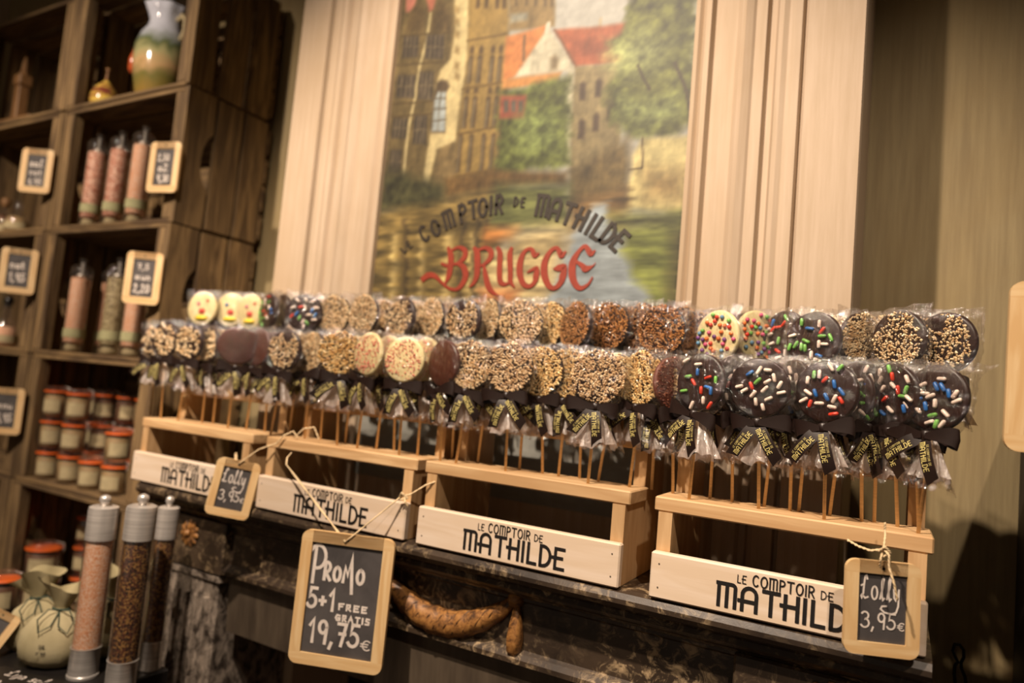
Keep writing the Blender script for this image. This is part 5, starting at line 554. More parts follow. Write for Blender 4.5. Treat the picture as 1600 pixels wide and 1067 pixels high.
def tail(ang, length, wid, curl, flip):
    """ribbon end from the knot; returns ribbon mesh and its gold print mesh. ang: degrees from straight down, + to the right"""
    dx, dz = math.sin(R(ang)), -math.cos(R(ang)); nx_, nz_ = -dz, dx
    def f(u, v, off=0):     # u along the tail, v across
        c = curl * u * u / length; return (dx * u + nx_ * (v + c), -.0105 - .006 * math.sin(PI * min(1, u / length)) - off, dz * u + nz_ * (v + c))
    vs = []; n = 10
    for i in range(n + 1):
        u = length * i / n; hw = wid / 2 * min(1, .45 + u / length * 2.5)
        for v in (-1, 0, 1):
            uu = u - (wid * .42 * (v + 1) / 2 if i == n else 0); vs.append(f(uu, v * hw))
    rm = MB().add(vs, [(3 * i + k, 3 * i + k + 1, 3 * i + k + 4, 3 * i + k + 3) for i in range(n) for k in (0, 1)]).mesh('ribbon_tail', M['ribbon'], True)
    b = MB(); ln = length * .58
    if not flip:   # reads away from the knot
        g = lambda a, c: f(length * .16 + a, -c + .0008, .0006) if nx_ > 0 else f(length * .16 + a, c, .0006)
    else:          # reads towards the knot
        g = lambda a, c: f(length * .86 - a, c - .0008, .0006)
    if not flip: g = lambda a, c: f(length * .16 + a, c - .0008, .0006)
    else: g = lambda a, c: f(length * .86 - a, -c + .0008, .0006)
    text(b, 'MATHILDE', DECO, 0, -.0040, .0050, g, width=ln, weight=.13, gap=.26)
    text(b, 'LE COMPTOIR DE', DECO, ln * .12, .0026, .0022, g, width=ln * .72, weight=.11, gap=.3)
    return rm, b.mesh('gold_print', M['gold'])
TAILS = [(tail(-48, .052, .0145, .003, True), tail(18, .050, .0135, -.010, False)), (tail(-28, .048, .0135, -.002, True), tail(30, .050, .0135, .004, False)),
         (tail(-8, .048, .013, .0, True), tail(42, .046, .0135, .002, False)), (tail(-38, .046, .013, -.004, True), tail(8, .050, .013, .003, False))]
STICK = MB().lathe([(.0021, 0), (.0021, 1)], 8).mesh('stick', M['stick'], True)
COLS = ['white', 'white', 'white', 'red', 'blue', 'green']
NSP = 0
for i, (row, c, bs, yaw, kind, label) in enumerate(LOLLIPOPS):
    rnd.seed(100 + i); zb = 1.2742 if row == 'f' else 1.3442; base = Vector((bs[0], bs[1], zb)); cv = Vector(c); d = cv - base; Lc = d.length
    t_ = thing('lollipop', label, 'lollipop', base, 0, 'lollipops in the front row' if row == 'f' else 'lollipops in the back row')
    q_ = Vector((0, 0, 1)).rotation_difference(d) @ Matrix.Rotation(yaw, 3, 'Z').to_quaternion(); t_.rotation_mode = 'QUATERNION'; t_.rotation_quaternion = q_
    sub = kind if kind not in ('sprk', 'sA', 'sB', 'sC', 'sD', 'sE') else 'sprk'
    base_ = {'dots': 'white', 'face': 'white', 'face2': 'white', 'face3': 'white', 'pink': 'white', 'milk': 'milk', 'redb': 'redb'}.get(kind, 'dark')
    k = Lc; at = (0, 0, k)
    cd = put('candy_disc', candy[base_], t_, at, (0, rnd.uniform(0, 6), 0))
    if (kind, 0) in TOP:
        o = put({'pink': 'pink_crumbs', 'redb': 'chocolate_crumbs'}.get(kind, 'nut_crumbs'), TOP[kind, i % 3], t_, at, (0, rnd.uniform(-.5, .5) if kind == 'nutd' else rnd.uniform(0, 6), 0)); o['kind'] = 'stuff'
    if sub == 'sprk':
        lay = SPR.get(kind)
        if not lay:
            lay = []
            while len(lay) < 17:
                a, r_ = rnd.uniform(0, 2 * PI), math.sqrt(rnd.random()) * .82; x, z = r_ * math.cos(a), r_ * math.sin(a)
                if all((x - q[1]) ** 2 + (z - q[2]) ** 2 > .05 for q in lay): lay.append((rnd.choice(COLS), x, z, rnd.uniform(-90, 90)))
        for cn, x, z, a in lay: put('sprinkle', CAP[cn], t_, (x * RAD, -TH - .0018, k + z * RAD), (0, -R(a), 0), (rnd.uniform(.92, 1.1), 1.05, 1.06))
    if kind == 'dots':
        lay = []
        while len(lay) < 34:
            a, r_ = rnd.uniform(0, 2 * PI), math.sqrt(rnd.random()) * .86; x, z = r_ * math.cos(a), r_ * math.sin(a)
            if all((x - q[0]) ** 2 + (z - q[1]) ** 2 > .028 for q in lay):
                lay.append((x, z)); put('sugar_dot', DOT[rnd.choice(list(DOT))], t_, (x * RAD, -TH - .0016, k + z * RAD), None, (1.35, 1.1, 1.35))
    if kind.startswith('face'):
        S = lambda r_, m, nm, x, z, sx=1, sz=1: MB().lathe([(.0004, -r_ * .5), (r_ * .8, -r_ * .35), (r_, 0), (r_ * .8, r_ * .35), (.0004, r_ * .5)], 14, Matrix.Rotation(PI / 2, 4, 'X')).build(nm, M[m], t_, True, (x, -TH - .0006, k + z)).__setattr__('scale', (sx, 1, sz))
        S(.0075, 's_red', 'nose', .002, -.006, 1.1, .9); S(.010, 's_yellow', 'mouth', .002, -.021, 1.7, .6)
        S(.0042, 's_blue' if kind == 'face2' else 's_pink', 'eye', -.008, .010); 
        if kind != 'face2': S(.0036, 's_red', 'eye', .015, .017)
    put('film_wrapper', WRF if kind == 'sE' else WR[i % 3], t_, at)
    put('gathered_frill', FR[i % 3], t_, at, (rnd.uniform(-.04, .04), rnd.uniform(-.10, .10), 0)); put('film_skirt', FF[i % 2], t_, at)
    br_ = rnd.uniform(-.12, .12); bowl = (0, 0, k - .0435)
    put('bow', BOW[i % 3], t_, bowl, (0, br_, 0), (1.12, 1, 1.22)); tv = TAILS[0 if kind in ('sE', 'sD') else rnd.randrange(4)]
    if kind == 'sC': tv = TAILS[1]
    for (rm, gm), sd in zip(tv, (-1, 1)):
        r_ = put('ribbon_tail', rm, t_, bowl, (R(-4), rnd.uniform(-.14, .14), 0), (1.12, 1, 1.12)); put('gold_print', gm, r_)
    put('stick', STICK, t_, (0, 0, 0), None, (1, 1, k - .02))

# ---------------------------------------------------------------- chalk tags
def tagboard(label, w_, h_, fw, rc, loc, rot, writing, group=None, cat='price tag', name='chalkboard_tag', th=.006):
    """origin at the middle of the top edge; the board hangs down"""
    t_ = thing(name, label, cat, loc, 0, group); t_.rotation_euler = rot; b = MB(); out = []
    for cx, cz, a0 in ((w_ / 2 - rc, -rc, 90), (w_ / 2 - rc, -h_ + rc, 0), (-w_ / 2 + rc, -h_ + rc, -90), (-w_ / 2 + rc, -rc, -180)):
        for k in range(7): a = R(a0 - 15 * k); out.append((cx + rc * math.cos(a), cz + rc * math.sin(a)))
    iw, ih0, ih1 = w_ / 2 - fw, -fw, -h_ + fw; dense = []
    for i in range(len(out)):
        (ax, az), (bx, bz) = out[i], out[(i + 1) % len(out)]; dense.append((ax, az))
        for lim in (iw, -iw):
            if (ax - lim) * (bx - lim) < 0: dense.append((lim, az + (bz - az) * (lim - ax) / (bx - ax)))
        for lim in ((ih0, ih1) if az > bz else (ih1, ih0)):
            if (az - lim) * (bz - lim) < 0: dense.append((ax + (bx - ax) * (lim - az) / (bz - az), lim))
    inn = [(max(-iw, min(iw, x)), max(ih1, min(ih0, z))) for x, z in dense]; n = len(dense)
    vs = [(x, -th, z) for x, z in dense] + [(x, -th, z) for x, z in inn] + [(x, 0, z) for x, z in dense] + [(x, 0, z) for x, z in inn]
    for i in range(n):
        j = (i + 1) % n; mz = (dense[i][1] + dense[j][1]) / 2; mi = 0 if (mz > ih0 or mz < ih1) else 1
        for f in ((i, j, n + j, n + i), (2 * n + i, 3 * n + i, 3 * n + j, 2 * n + j), (i, 2 * n + i, 2 * n + j, j), (n + i, n + j, 3 * n + j, 3 * n + i)):
            b.f.append(tuple(f)); b.mi.append(mi)
    b.v = vs; b.build('wood_frame', [M['frame_h'], M['frame_v']], t_)
    MB().box(-iw - .001, iw + .001, -th * .62, -th * .25, ih1 - .001, ih0 + .001, .0004).build('slate_panel', M['slate'], t_)
    b = MB(); b.f = []
    if writing: writing(b, lambda u, v: (-iw + u * 2 * iw, -th * .62 - .0004, ih0 + (v - 1) * (ih0 - ih1)), 2 * iw, ih0 - ih1)
    if writing: b.build('chalk_writing', M['chalk'], t_)
    MB().lathe([(.0016, 0), (.0016, .0004)], 8, Matrix.Translation((0, -th - .0001, -fw * .55)) @ Matrix.Rotation(PI / 2, 4, 'X')).build('string_hole', M['soot'], t_)
    return t_
def lines(rows, wt):
    def f(b, map_, W, H):
        for s, u, v, h, width in rows:
            k = [0]; g = lambda x, z: map_(x / W, z / H)
            text(b, s, HAND, u * W, v * H, h * H, g, width=width * W if width else None, weight=min(.17 if s != 'e' else .12, wt / h * .1), gap=.14)
    return f
wr_promo = lines([('P', .02, .63, .33, .20), ('RoMo', .20, .67, .22, .58), ('5+1', .03, .40, .19, .38), ('FrEE', .47, .42, .10, .40), ('GrATIS', .44, .32, .10, .48), ('19,75', .10, .10, .21, .70), ('e', .84, .09, .10, .13)], .30)
wr_lolly = lines([('Lolly', .06, .62, .34, .82), ('3,95', .10, .20, .24, .70), ('e', .84, .20, .13, .14)], .26)
wr_small = [lines([('Sal', .14, .64, .22, .66), ('nat', .18, .38, .18, .6), ('6,95', .16, .08, .18, .66)], .42), lines([('2,50', .12, .68, .18, .6), ('a2', .2, .40, .2, .5), ('9,30', .2, .1, .2, .6)], .42),
            lines([('nat', .14, .58, .24, .6), ('1,95', .16, .18, .26, .66)], .42), lines([('7,5', .2, .72, .16, .5), ('mun', .16, .46, .18, .66), ('2,20', .14, .12, .22, .7)], .42),
            lines([('mnu', .1, .58, .2, .7), ('6,95', .16, .18, .24, .66)], .42)]
p = tagboard('large wood framed chalkboard reading Promo 5+1 free, hanging before the mantel', .148, .201, .0175, .013, (-.738, .852, 1.152), (.0, R(.7), R(22)), wr_promo, th=.008, cat='chalkboard')
Y_ = .001
inv = (Matrix.Translation(p.location) @ p.rotation_euler.to_matrix().to_4x4()).inverted()
def string(parent, paths, r=.0014, name='string'):
    m_ = (Matrix.Translation(parent.location) @ parent.rotation_euler.to_matrix().to_4x4()).inverted(); b = MB()
    for P in paths:
        D = []
        for i in range(len(P) - 1):
            for k in range(8):
                u = k / 8; a, c_ = Vector(P[i]), Vector(P[i + 1]); D.append(m_ @ (a.lerp(c_, u)))
        D.append(m_ @ Vector(P[-1]))
        b.tube(D, r * .7, 6)
        for ph in (0, PI):   # two twisted strands
            S_ = []
            for i, q in enumerate(D): a = i * 1.1 + ph; S_.append((q[0] + r * .5 * math.cos(a), q[1] + r * .5 * math.sin(a), q[2] + r * .5 * math.sin(a + .8)))
            b.tube(S_, r * .6, 5)
    return b.build(name, M['twine'], parent, True)
hole = (-.738, .842, 1.141)
string(p, [[(-.932, .899, 1.252), (-.925, .884, 1.245), (-.915, .874, 1.235), hole], [hole, (-.668, .878, 1.2175), (-.655, .884, 1.222), (-.635, .892, 1.238), (-.62, .900, 1.246)], [(-.672, .878, 1.214), (-.665, .874, 1.224), (-.656, .879, 1.216), (-.668, .876, 1.2125)], [(-.662, .878, 1.219), (-.655, .872, 1.211), (-.652, .876, 1.205)]], .0016)
p = tagboard('small chalkboard price tag reading Lolly 3,95, hanging at the rightmost stand', .0755, .098, .0135, .0105, (-.0148, .868, 1.247), (0, R(-.8), R(22)), wr_lolly, 'lolly price tags', th=.006)
string(p, [[(-.0165, .8625, 1.2405), (-.016, .856, 1.250), (-.0135, .860, 1.262), (-.013, .872, 1.272), (-.0135, .884, 1.277), (-.014, .884, 1.285)], [(-.014, .860, 1.260), (-.026, .862, 1.256), (-.038, .866, 1.258), (-.049, .868, 1.2625)],
           [(-.014, .858, 1.262), (-.008, .852, 1.256), (-.0075, .852, 1.244), (-.002, .850, 1.228), (.0015, .852, 1.212)], [(-.018, .858, 1.258), (-.012, .854, 1.264), (-.007, .857, 1.258), (-.013, .857, 1.253)]], .0013)
p = tagboard('small chalkboard price tag hanging tilted at the leftmost stand beside the second one', .0755, .100, .0135, .0105, (-1.0207, .868, 1.2292), (0, R(8), R(38)), wr_lolly, 'lolly price tags', th=.006)
string(p, [[(-1.021, .861, 1.222), (-1.035, .868, 1.240), (-1.046, .875, 1.238), (-1.03, .865, 1.225)], [(-1.018, .862, 1.224), (-.99, .878, 1.252), (-.962, .892, 1.266), (-.950, .8935, 1.280), (-.940, .905, 1.289), (-.930, .91, 1.278)], [(-.93, .900, 1.279), (-.915, .905, 1.296), (-.900, .915, 1.300), (-.89, .92, 1.279)]], .0015)
# right edge: big slate hung from the dark cabinet
cab = thing('dark_cabinet', 'dark wooden cabinet at the right edge of the picture', 'cabinet', (.155, .93, 0))
MB().box(0, .02, 0, .385, 0, 1.42, .002).build('side_panel', M['darkwood'], cab); MB().box(.60, .62, 0, .385, 0, 1.42, .002).build('side_panel', M['darkwood'], cab)
MB().box(.02, .60, .37, .385, 0, 1.42, .002).build('back_panel', M['darkwood'], cab); MB().box(-.01, .63, -.01, .387, 1.42, 1.445, .003).build('top', M['darkwood'], cab)
for xa in (.021, .311):
    dr = MB().box(xa, xa + .287, 0, .018, .06, 1.415, .002).build('door', M['darkwood'], cab); MB().box(xa + .04, xa + .247, -.006, -.0005, .12, 1.34, .004).build('door_panel', M['darkwood'], dr)
MB().box(.02, .60, .02, .03, 0, .058, .002).build('kick_board', M['darkwood'], cab)
p = tagboard('tall wood framed chalkboard cut off by the right picture edge', .135, .178, .0175, .013, (.158, .905, 1.5535), (0, R(.5), R(8)), None, cat='chalkboard')
string(p, [[(.158, .897, 1.543), (.156, .915, 1.560), (.157, .918, 1.50), (.157, .918, 1.447)]], .0013)
# fire poker
b = MB(); lp = []
for (x, z) in ((.083, .0), (.083, .96), (.0815, 1.02), (.0795, 1.035), (.0800, 1.048), (.0835, 1.0535), (.0800, 1.060), (.0765, 1.068), (.0790, 1.0785), (.0850, 1.0790), (.0900, 1.072), (.0905, 1.062), (.0875, 1.054), (.0880, 1.046), (.0930, 1.034), (.0950, 1.020), (.0915, .98), (.086, .955)): lp.append((x, 1.27, z))
D = []
for i in range(len(lp) - 1):
    for k in range(3): D.append(Vector(lp[i]).lerp(Vector(lp[i + 1]), k / 3))
b.tube(D, .0022, 8)
tag(b.build('fire_poker', M['iron'], None, True), 'black wrought iron poker with looped handle leaning at the olive wall', 'poker')

# ---------------------------------------------------------------- crates
YC, CD, CW, CH = 1.04, .262, .56, .3458
def crate_template(v):
    rr = random.Random(v); t_ = thing('wooden_crate', '', 'crate', (0, 0, 0)); bt = .014
    for s_ in (0, 1):      # ends: three upright boards each, with a hand hole cut in the first
        x0, x1 = (.001, .001 + bt) if s_ == 0 else (CW - .001 - bt, CW - .001); ys = [0, .084, .168, .252]
        for k in range(3):
            ya = ys[k] + (.0 if k == 0 else .005); yb = ys[k + 1] - .004; za, zb = .002, CH - .002
            if v == 0 and k == 0: yb -= .014
            b = MB()
            if k == 0 and v != 0:
                prf = [(ya, za), (yb, za), (yb, .10)] + [(yb - .026 * math.sin(PI * q / 8) ** .6, .10 + .145 * q / 8) for q in range(1, 8)] + [(yb, .245), (yb, zb), (ya, zb)]
                b.prof_x(prf, x0, x1)
            else: b.box(x0, x1, ya, yb, za + rr.uniform(0, .003), zb - rr.uniform(0, .003), .0015)
            b.build('end_board', M['crate'], t_)
    for x in (.0155, CW - .0155 - .036):
        for y in (.001, .222): MB().box(x, x + .036, y, y + .03, .012, CH - .012, .002).build('corner_post', M['crate'], t_)
    for lv in (0, 1):
        for k in range(3):
            ya = .0 + k * .085; z0 = .001 if lv == 0 else CH - .0115; MB().box(.0155, CW - .0155, ya + rr.uniform(0, .004), ya + .078, z0, z0 + .0105, .0015).build('slat', M['cratex'], t_)
    for k in range(4):
        z0 = .016 + k * .079; MB().box(.002, CW - .002, .2525, .261, z0, z0 + rr.uniform(.068, .074), .0015).build('back_slat', M['cratex'], t_)
    return t_
tmpl = [crate_template(v) for v in range(3)]
words_ = ['bottom', 'second lowest', 'third lowest', 'fourth', 'fifth', 'sixth', 'top']
what_r = ['at floor level', 'at knee height, below the black table', 'with the large jars behind the linen bags', 'holding stacked orange ringed preserve jars', 'holding four tall salt tubes', 'holding three tall salt tubes', 'holding the painted vase']
what_l = ['at floor level', 'at knee height, below the black table', 'behind the jar at the left picture edge', 'under the lowest left chalk tag', 'holding the cork stoppered bottle', 'holding the small round glass bottle', 'holding the slender wooden spire']
used = set()
for col_, x0 in ((0, -2.1225), (1, -2.686)):
    for k in range(7):
        v = 0 if k == 6 else (1 if k % 2 else 2); src = tmpl[v]
        o = src if v not in used else copy_tree(src); used.add(v)
        o.location = (x0 + (.002 if k % 2 else 0), YC + (.003 if k % 2 else 0), k * CH + .0005)
        tag(o, ('dark weathered crate in the %s stack, %s' % (('right', what_r[k]) if col_ == 0 else ('left', what_l[k]))), 'crate', 'stacked wooden crates')
FL = lambda k: k * CH + .0122
TY = lambda yaw: 1.0385 - .006 - .044 * math.sin(yaw)
for i, (x, z, ya, lab) in enumerate(((-2.150, 1.955, 30, 'chalk tag on the middle crate post, highest of the left three'), (-1.585, 1.922, 14, 'chalk tag on the right crate post beside the upper salt tubes'),
      (-2.150, 1.668, 48, 'chalk tag on the middle crate post, second of the left three'), (-1.597, 1.648, 28, 'chalk tag on the right crate post beside the lower salt tubes'), (-2.125, 1.284, 38, 'chalk tag on the left crate post beside the preserve jars'))):
    q = tagboard(lab, .088, .125, .017, .011, (x, TY(R(ya)), z), (0, 0, R(ya)), wr_small[i], 'chalk tags on the crates')
    MB().tube([(0, -.009, -.009), (.018 * math.sin(R(ya)) * 1.6, .052 * math.cos(R(ya)) + .004, -.007)], .0013, 6).build('nail', M['iron'], q)
# salt tubes ---------------------------------------------------------
def salt_tube(x, y, z, mat, label, h=.245):
    t_ = thing('salt_tube', label, 'salt grinder', (x, y, z), 0, 'tall salt tubes in the crates')
    MB().lathe([(.0235, .026), (.024, .034), (.024, h - .045), (.0235, h - .042)], 20).build('salt_filling', mat, t_, True)
    MB().lathe([(.022, .0), (.026, .002), (.026, h - .04), (.0262, h - .036)], 24, caps=False).build('glass_tube', M['glass'], t_, True)
    MB().lathe([(.016, .002), (.020, .010), (.017, .020), (.014, .0255)], 20).build('grinder_base', M['label'], t_, True)
    MB().lathe([(.0265, .040), (.0265, .064)], 24, caps=False).build('label_band', M['label_green'], t_, True)
    MB().lathe([(.0262, h - .036), (.0275, h - .030), (.0275, h - .016), (.020, h - .006), (.008, h - .003), (.0065, h + .003), (.0095, h + .008), (.008, h + .013), (.002, h + .015)], 20).build('glass_cap', M['glass'], t_, True)
    MB().lathe([(.012, h - .040), (.012, h - .030), (.004, h - .028), (.004, h + .002), (.001, h + .003)], 14).build('grinder_shaft', M['steel'], t_, True)
for (x, y, m, lab) in ((-1.987, 1.08, 'salt_dark', 'left salt tube of the three in the upper crate'), (-1.889, 1.085, 'salt_dark', 'middle salt tube of the three in the upper crate'), (-1.779, 1.08, 'salt', 'right and tallest looking pink salt tube of the three in the upper crate')):
    salt_tube(x, y, FL(5), M[m], lab, .252)
for (x, y, m, lab) in ((-1.986, 1.08, 'salt', 'left pink salt tube in the lower crate'), (-1.978, 1.16, 'salt', 'pink salt tube standing farther back in the lower crate'), (-1.823, 1.085, 'herb', 'grey green herb salt tube in the lower crate'), (-1.731, 1.085, 'salt', 'right pink salt tube in the lower crate, beside the chalk tag')):
    salt_tube(x, y, FL(4), M[m], lab, .245)
# vase, gourd, spire, bottles -----------------------------------------
t_ = thing('painted_vase', 'large glossy vase painted with a green landscape in the top crate', 'vase', (-1.85, 1.145, FL(6)))
MB().lathe([(.040, 0), (.050, .006), (.060, .04), (.070, .09), (.074, .13), (.073, .17), (.062, .205), (.048, .228), (.044, .248), (.050, .270), (.060, .290), (.057, .291), (.046, .268), (.038, .24)], 36, wob=lambda a, z: 1 + (.05 * math.sin(9 * a) if z > .26 else 0)).build('vase_body', M['vase'], t_, True)
for sx in (-1, 1):
    b = MB(); b.tube([(sx * .046, 0, .25), (sx * .066, 0, .262), (sx * .080, 0, .245), (sx * .082, 0, .215), (sx * .068, 0, .19)], .006, 8); b.build('handle', M['label'], t_, True)
b = MB(); b.lathe([(.003, -.04), (.010, -.03), (.012, .0), (.007, .018), (.006, .03), (.002, .036)], 12, Matrix.Translation((-.060, -.046, .135)) @ Matrix.Rotation(.1, 4, 'Y')); o = b.build('painted_figure', plain('red_orange_glaze', rgb(186, 84, 44), .2), t_, True)
t_ = thing('gourd_ornament', 'small pear shaped yellow and brown glazed ornament left of the vase', 'ornament', (-2.03, 1.10, FL(6)))
MB().lathe([(.024, 0), (.034, .010), (.038, .03), (.035, .05), (.024, .07), (.012, .083), (.006, .09)], 24).build('body', M['gourd'], t_, True)
MB().lathe([(.006, .088), (.004, .10), (.003, .118), (.007, .125), (.002, .128)], 10).build('stalk', M['carving'], t_, True)
t_ = thing('spire_ornament', 'slender carved wooden spire on a square tray in the top left crate', 'ornament', (-2.47, 1.085, FL(6)))
MB().box(-.10, .14, -.035, .06, 0, .012, .002).build('tray', M['figurewood'], t_)
MB().box(-.015, .015, -.015, .015, .012, .13, .003).build('shaft', M['figurewood'], t_); MB().box(-.02, .02, -.02, .02, .13, .165, .004).build('bell_storey', M['figurewood'], t_)
MB().lathe([(.016, .165), (.010, .18), (.009, .20), (.004, .225)], 8).build('spire', M['figurewood'], t_)
def bottle(x, y, z, label, prof, mat, cap):
    t_ = thing('glass_bottle', label, 'bottle', (x, y, z)); pr = [(a * .92, c * .9 + .002) for a, c in prof[:-2]]
    MB().lathe(prof, 20, caps=False).build('glass_body', M['glass'], t_, True); MB().lathe(pr, 20).build('filling', mat, t_, True)
    zt = prof[-1][1]; MB().lathe([(.010, zt - .01), (.011, zt), (.014, zt + .006), (.012, zt + .018), (.004, zt + .022)], 14).build('stopper', cap, t_, True)
    MB().lathe([(prof[1][0] * 1.01, .012), (prof[1][0] * 1.01, .034)], 20, caps=False).build('label_band', M['label'], t_, True)
bottle(-2.395, 1.09, FL(5), 'small round glass bottle with clear stopper below the upper left chalk tag', [(.028, 0), (.033, .004), (.033, .040), (.026, .055), (.012, .066), (.010, .082)], M['spread'], M['glass'])
bottle(-2.50, 1.10, FL(5), 'dark glass bottle at the left picture edge in the upper left crate', [(.026, 0), (.028, .004), (.028, .050), (.018, .07), (.010, .08), (.010, .10)], M['pepper'], M['figurewood'])
bottle(-2.375, 1.09, FL(4), 'bell shaped bottle with orange salt at the left edge, cork stoppered', [(.030, 0), (.037, .004), (.036, .03), (.026, .065), (.014, .10), (.011, .13)], M['salt'], M['black_glass'])
# preserve jars --------------------------------------------------------
def jar_mesh_set(r, h):
    return dict(glass_body=(MB().lathe([(r * .8, 0), (r * .97, .004), (r, .010), (r, h * .68), (r * .90, h * .74), (r * .90, h * .79)], 24, caps=False), 'glass'),
                filling=(MB().lathe([(r * .78, .003), (r * .93, .007), (r * .94, h * .64), (r * .8, h * .70)], 20), 'F'),
                rubber_ring=(MB().lathe([(r * .88, h * .785), (r * 1.05, h * .785), (r * 1.07, h * .81), (r * 1.05, h * .835), (r * .88, h * .835)], 24), 'rubber'),
                lid=(MB().lathe([(r * .9, h * .84), (r * .98, h * .85), (r * .98, h * .93), (r * .86, h * .985), (r * .7, h * .965), (r * .01, h * .95)], 24, caps=False), 'glass'))
def make_jar(r, h, fill, label, group):
    t_ = thing('preserve_jar', label, 'jar', (0, 0, 0), 0, group)
    for nm, (b, m) in jar_mesh_set(r, h).items(): b.build(nm, M[fill if m == 'F' else m], t_, True)
    vs = []; n = 8
    for i in range(n + 1): a = -PI / 2 + (i / n - .5) * 1.5; vs += [(r * 1.012 * math.cos(a), r * 1.012 * math.sin(a), h * .16), (r * 1.012 * math.cos(a), r * 1.012 * math.sin(a), h * .56)]
    MB().add(vs, [(2 * i, 2 * i + 2, 2 * i + 3, 2 * i + 1) for i in range(n)]).build('paper_label', M['label'], t_, True)
    b = MB(); b.tube([(r * 1.08, -.008, h * .66), (r * 1.12, -.01, h * .80), (r * 1.04, -.004, h * .95), (r * .6, 0, h * 1.0), (r * 1.04, .004, h * .95), (r * 1.12, .01, h * .80), (r * 1.08, .008, h * .66)], .0012, 5)
    b.tube([(r * .92 * math.cos(k * PI / 9), r * .92 * math.sin(k * PI / 9), h * .765) for k in range(18)], .0011, 5, closed=True); b.build('wire_clip', M['steel'], t_, True)
    return t_
protos = {}
def jar(x, y, z, big, fill, label, group, rz):
    k = (big, fill)
    if k not in protos: protos[k] = o = make_jar(*((.042, .086) if big else (.0295, .0835)), fill, label, group)
    else: o = copy_tree(protos[k])
    tag(o, label, 'jar', group); o.location = (x, y, z); o.rotation_euler = (0, 0, rz)
z0 = FL(3); hh = .0836; g_ = 'stacked preserve jars in the crate'
rnd.seed(3); lv_ = ['bottom', 'middle', 'top']
for ci, (x, y, n, fills, nm) in enumerate(((-2.030, 1.082, 3, ('spread', 'spread', 'spread'), 'leftmost front stack'), (-1.930, 1.085, 3, ('spread', 'spread', 'spread'), 'second front stack'), (-1.826, 1.080, 1, ('spread',), 'middle of the front row, single'),
       (-1.728, 1.082, 2, ('spread', 'spread'), 'front stack at the right crate post'), (-1.925, 1.155, 3, ('spread_brown',) * 3, 'dark back stack behind the second front stack'), (-1.845, 1.17, 3, ('spread_brown',) * 3, 'dark back stack in the middle'), (-1.770, 1.175, 3, ('spread', 'spread_brown', 'spread'), 'back stack at the right'), (-2.02, 1.19, 3, ('spread_brown',) * 3, 'dark back stack at the left'))):
    for k in range(n): jar(x + rnd.uniform(-.002, .002), y, z0 + k * hh, False, fills[k], 'orange ringed preserve jar, %s: %s' % (nm, lv_[k] if n > 1 else 'nothing on it'), g_, R(50) + rnd.uniform(-.3, .3))
z0 = FL(2); g_ = 'preserve jars in the crate behind the linen bags'
for k, lab in ((0, 'large orange ringed jar under another one, behind the linen bags'), (1, 'large orange ringed jar on top of another one in the lowest visible crate')): jar(-2.025, 1.10, z0 + k * .0862, True, 'spread_brown', lab, g_, R(55))
for k, lab in ((0, 'small dark jar at the bottom of the stack right of the large jar'), (1, 'small dark jar in the middle of the stack right of the large jar'), (2, 'small jar on top of the stack right of the large jar')): jar(-1.985, 1.19, z0 + k * hh, False, 'spread_brown', lab, g_, R(40))
for k, lab in ((0, 'small jar low in the stack just left of the pink salt mill'), (1, 'small jar midway up the stack just left of the pink salt mill')): jar(-1.90, 1.17, z0 + k * hh, False, 'spread', lab, g_, R(60))
jar(-1.632, .815, .8405, False, 'spread_brown', 'preserve jar on the black table, cut off by the left picture edge', 'preserve jars on the table', R(50))

# ---------------------------------------------------------------- table with mills and bags
t_ = thing('black_table', 'black table at the lower left carrying mills and linen bags', 'table', (-1.6, .70, 0))
MB().box(-.55, .46, -.25, .165, .81, .84, .003).build('table_top', M['black'], t_)
for sx in (-.52, .40):
    for sy in (-.22, .10): MB().box(sx, sx + .04, sy, sy + .04, 0, .81, .003).build('leg', M['black'], t_)
t_ = thing('table_slate', 'black slate lying on the table with chalk words, before the linen bags', 'chalkboard', (-1.195, .686, .8402), R(13))
MB().box(-.14, .12, -.12, .033, 0, .004, .001).build('slate_panel', M['black'], t_)
b = MB(); text(b, 'Lijn Sal', HAND, -.105, .006, .021, lambda u, v: (u, v, .0043), stretch=1.0, weight=.13, gap=.16); text(b, 'To', HAND, -.105, -.024, .021, lambda u, v: (u, v, .0043), weight=.13); b.build('chalk_writing', M['chalk'], t_)
def mill(x, y, z, r, h, fill, label, knob):
    t_ = thing('spice_mill', label, 'spice mill', (x, y, z), 0, 'tall steel and glass mills on the table')
    MB().lathe([(r * 1.02, 0), (r * 1.02, .004), (r * .96, .006), (r * .96, .048), (r, .050)], 32).build('steel_base', M['steel'], t_, True, auto=True)
    MB().lathe([(r * .86, .0505), (r * .86, h - .058)], 24).build('filling', fill, t_, True, auto=True)
    MB().lathe([(r * .98, .0505), (r * .98, h - .0575)], 32, caps=False).build('glass_tube', M['glass'], t_, True)
    MB().lathe([(r, h - .057), (r, h - .008), (r * .96, h - .002), (r * .8, h)], 32).build('steel_cap', M['steel'], t_, True, auto=True)
    MB().lathe([(r * .25, h), (r * .25, h + .004), (r * .40, h + .009), (r * .34, h + .016), (r * .1, h + .019)], 16).build('knob', M['steel'], t_, True)
mill(-1.216, .752, .8405, .0245, .290, M['salt'], 'tall steel mill filled with pink salt, left of the two big ones', 1)
mill(-1.122, .760, .8405, .0245, .305, M['pepper'], 'tall steel mill filled with mixed peppercorns, right of the pink one', 1)
mill(-1.165, .842, .8405, .0190, .288, M['pepper'], 'dark mill farther back, half hidden beside the marble pilaster', 1)
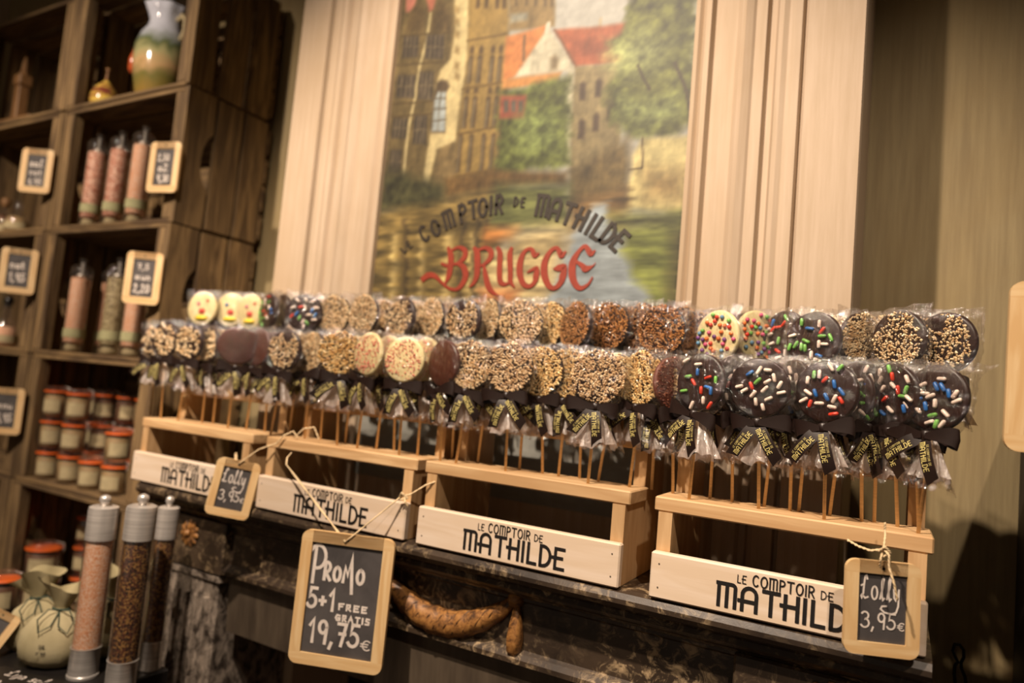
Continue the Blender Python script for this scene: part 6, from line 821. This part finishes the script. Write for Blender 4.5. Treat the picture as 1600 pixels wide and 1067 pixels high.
def bag(x, y, rz, s_, seed, label, tilt):
    t_ = thing('linen_bag', label, 'bag', (x, y, .841), rz, 'linen salt bags on the black table'); t_.rotation_euler = (0, tilt, rz); rr = random.Random(seed); ph = [rr.uniform(0, 6) for _ in range(4)]
    pr = [(.012, .001), (.040, .003), (.052, .015), (.056, .035), (.052, .058), (.038, .080), (.018, .093), (.012, .098)]
    def wob(a, z): return 1 + .05 * math.sin(3 * a + ph[0]) + .04 * math.sin(7 * a + ph[1] + z * 60) * (z > .04) + .03 * math.sin(11 * a + ph[2] + z * 30)
    MB().lathe([(r_ * s_, z * s_) for r_, z in pr], 36, Matrix.Diagonal((1, .68, 1, 1)), wob=wob).build('bag_body', M['linen'], t_, True)
    n, m_ = 36, 6; vs = []
    for j in range(m_ + 1):
        u = j / m_
        for i in range(n):
            a = 2 * PI * i / n; r_ = (.011 + .030 * u ** 1.2) * s_ * (1 + .28 * math.sin(5 * a + ph[3]) * u); vs.append((r_ * math.cos(a), r_ * math.sin(a) * .5, (.097 + .045 * u + .012 * math.cos(2 * a + ph[0]) * u) * s_))
    MB().add(vs, [(j * n + i, j * n + (i + 1) % n, (j + 1) * n + (i + 1) % n, (j + 1) * n + i) for j in range(m_) for i in range(n)]).build('gathered_top', M['linen'], t_, True)
    b = MB(); b.tube([(.0135 * s_ * math.cos(k * PI / 8), .0105 * s_ * math.sin(k * PI / 8), .0975 * s_) for k in range(16)], .0018, 6, closed=True)
    for sx in (-1, 1): b.tube([(0, -.012 * s_, .097 * s_), (sx * .016, -.020, .100 * s_), (sx * .028, -.030, .085 * s_), (sx * .022, -.038, .066 * s_), (sx * .006, -.034, .076 * s_), (0, -.014 * s_, .095 * s_)], .0012, 6)
    b.build('cord', M['green_cord'], t_, True)
    b = MB(); text(b, 'SAL', DECO, -.016, .040, .006, lambda u, v: (u, -.0405 * s_, v * s_), weight=.16); text(b, 'DE MER', DECO, -.018, .030, .004, lambda u, v: (u, -.0405 * s_, v * s_), weight=.16)
    b.build('printed_words', M['ink'], t_); return t_
DECO['S'] = (.4, [[(.38, .9), (.1, 1), (.02, .75), (.36, .3), (.28, .02), (0, .08)]])
bag(-1.300, .742, R(50), 1.0, 2, 'front linen salt bag tied with a green cord, facing the viewer', R(4))
bag(-1.395, .770, R(62), .95, 5, 'linen bag leaning behind the front bag at its left', R(-6))
bag(-1.285, .825, R(40), 1.05, 8, 'linen bag standing between the front bag and the pink salt mill', R(5))
tagboard('small framed chalk tag leaning on the linen bags at the left picture edge', .062, .09, .013, .009, (-1.405, .712, .915), (R(-24), R(28), R(48)), wr_small[2], 'chalk tags on the table')
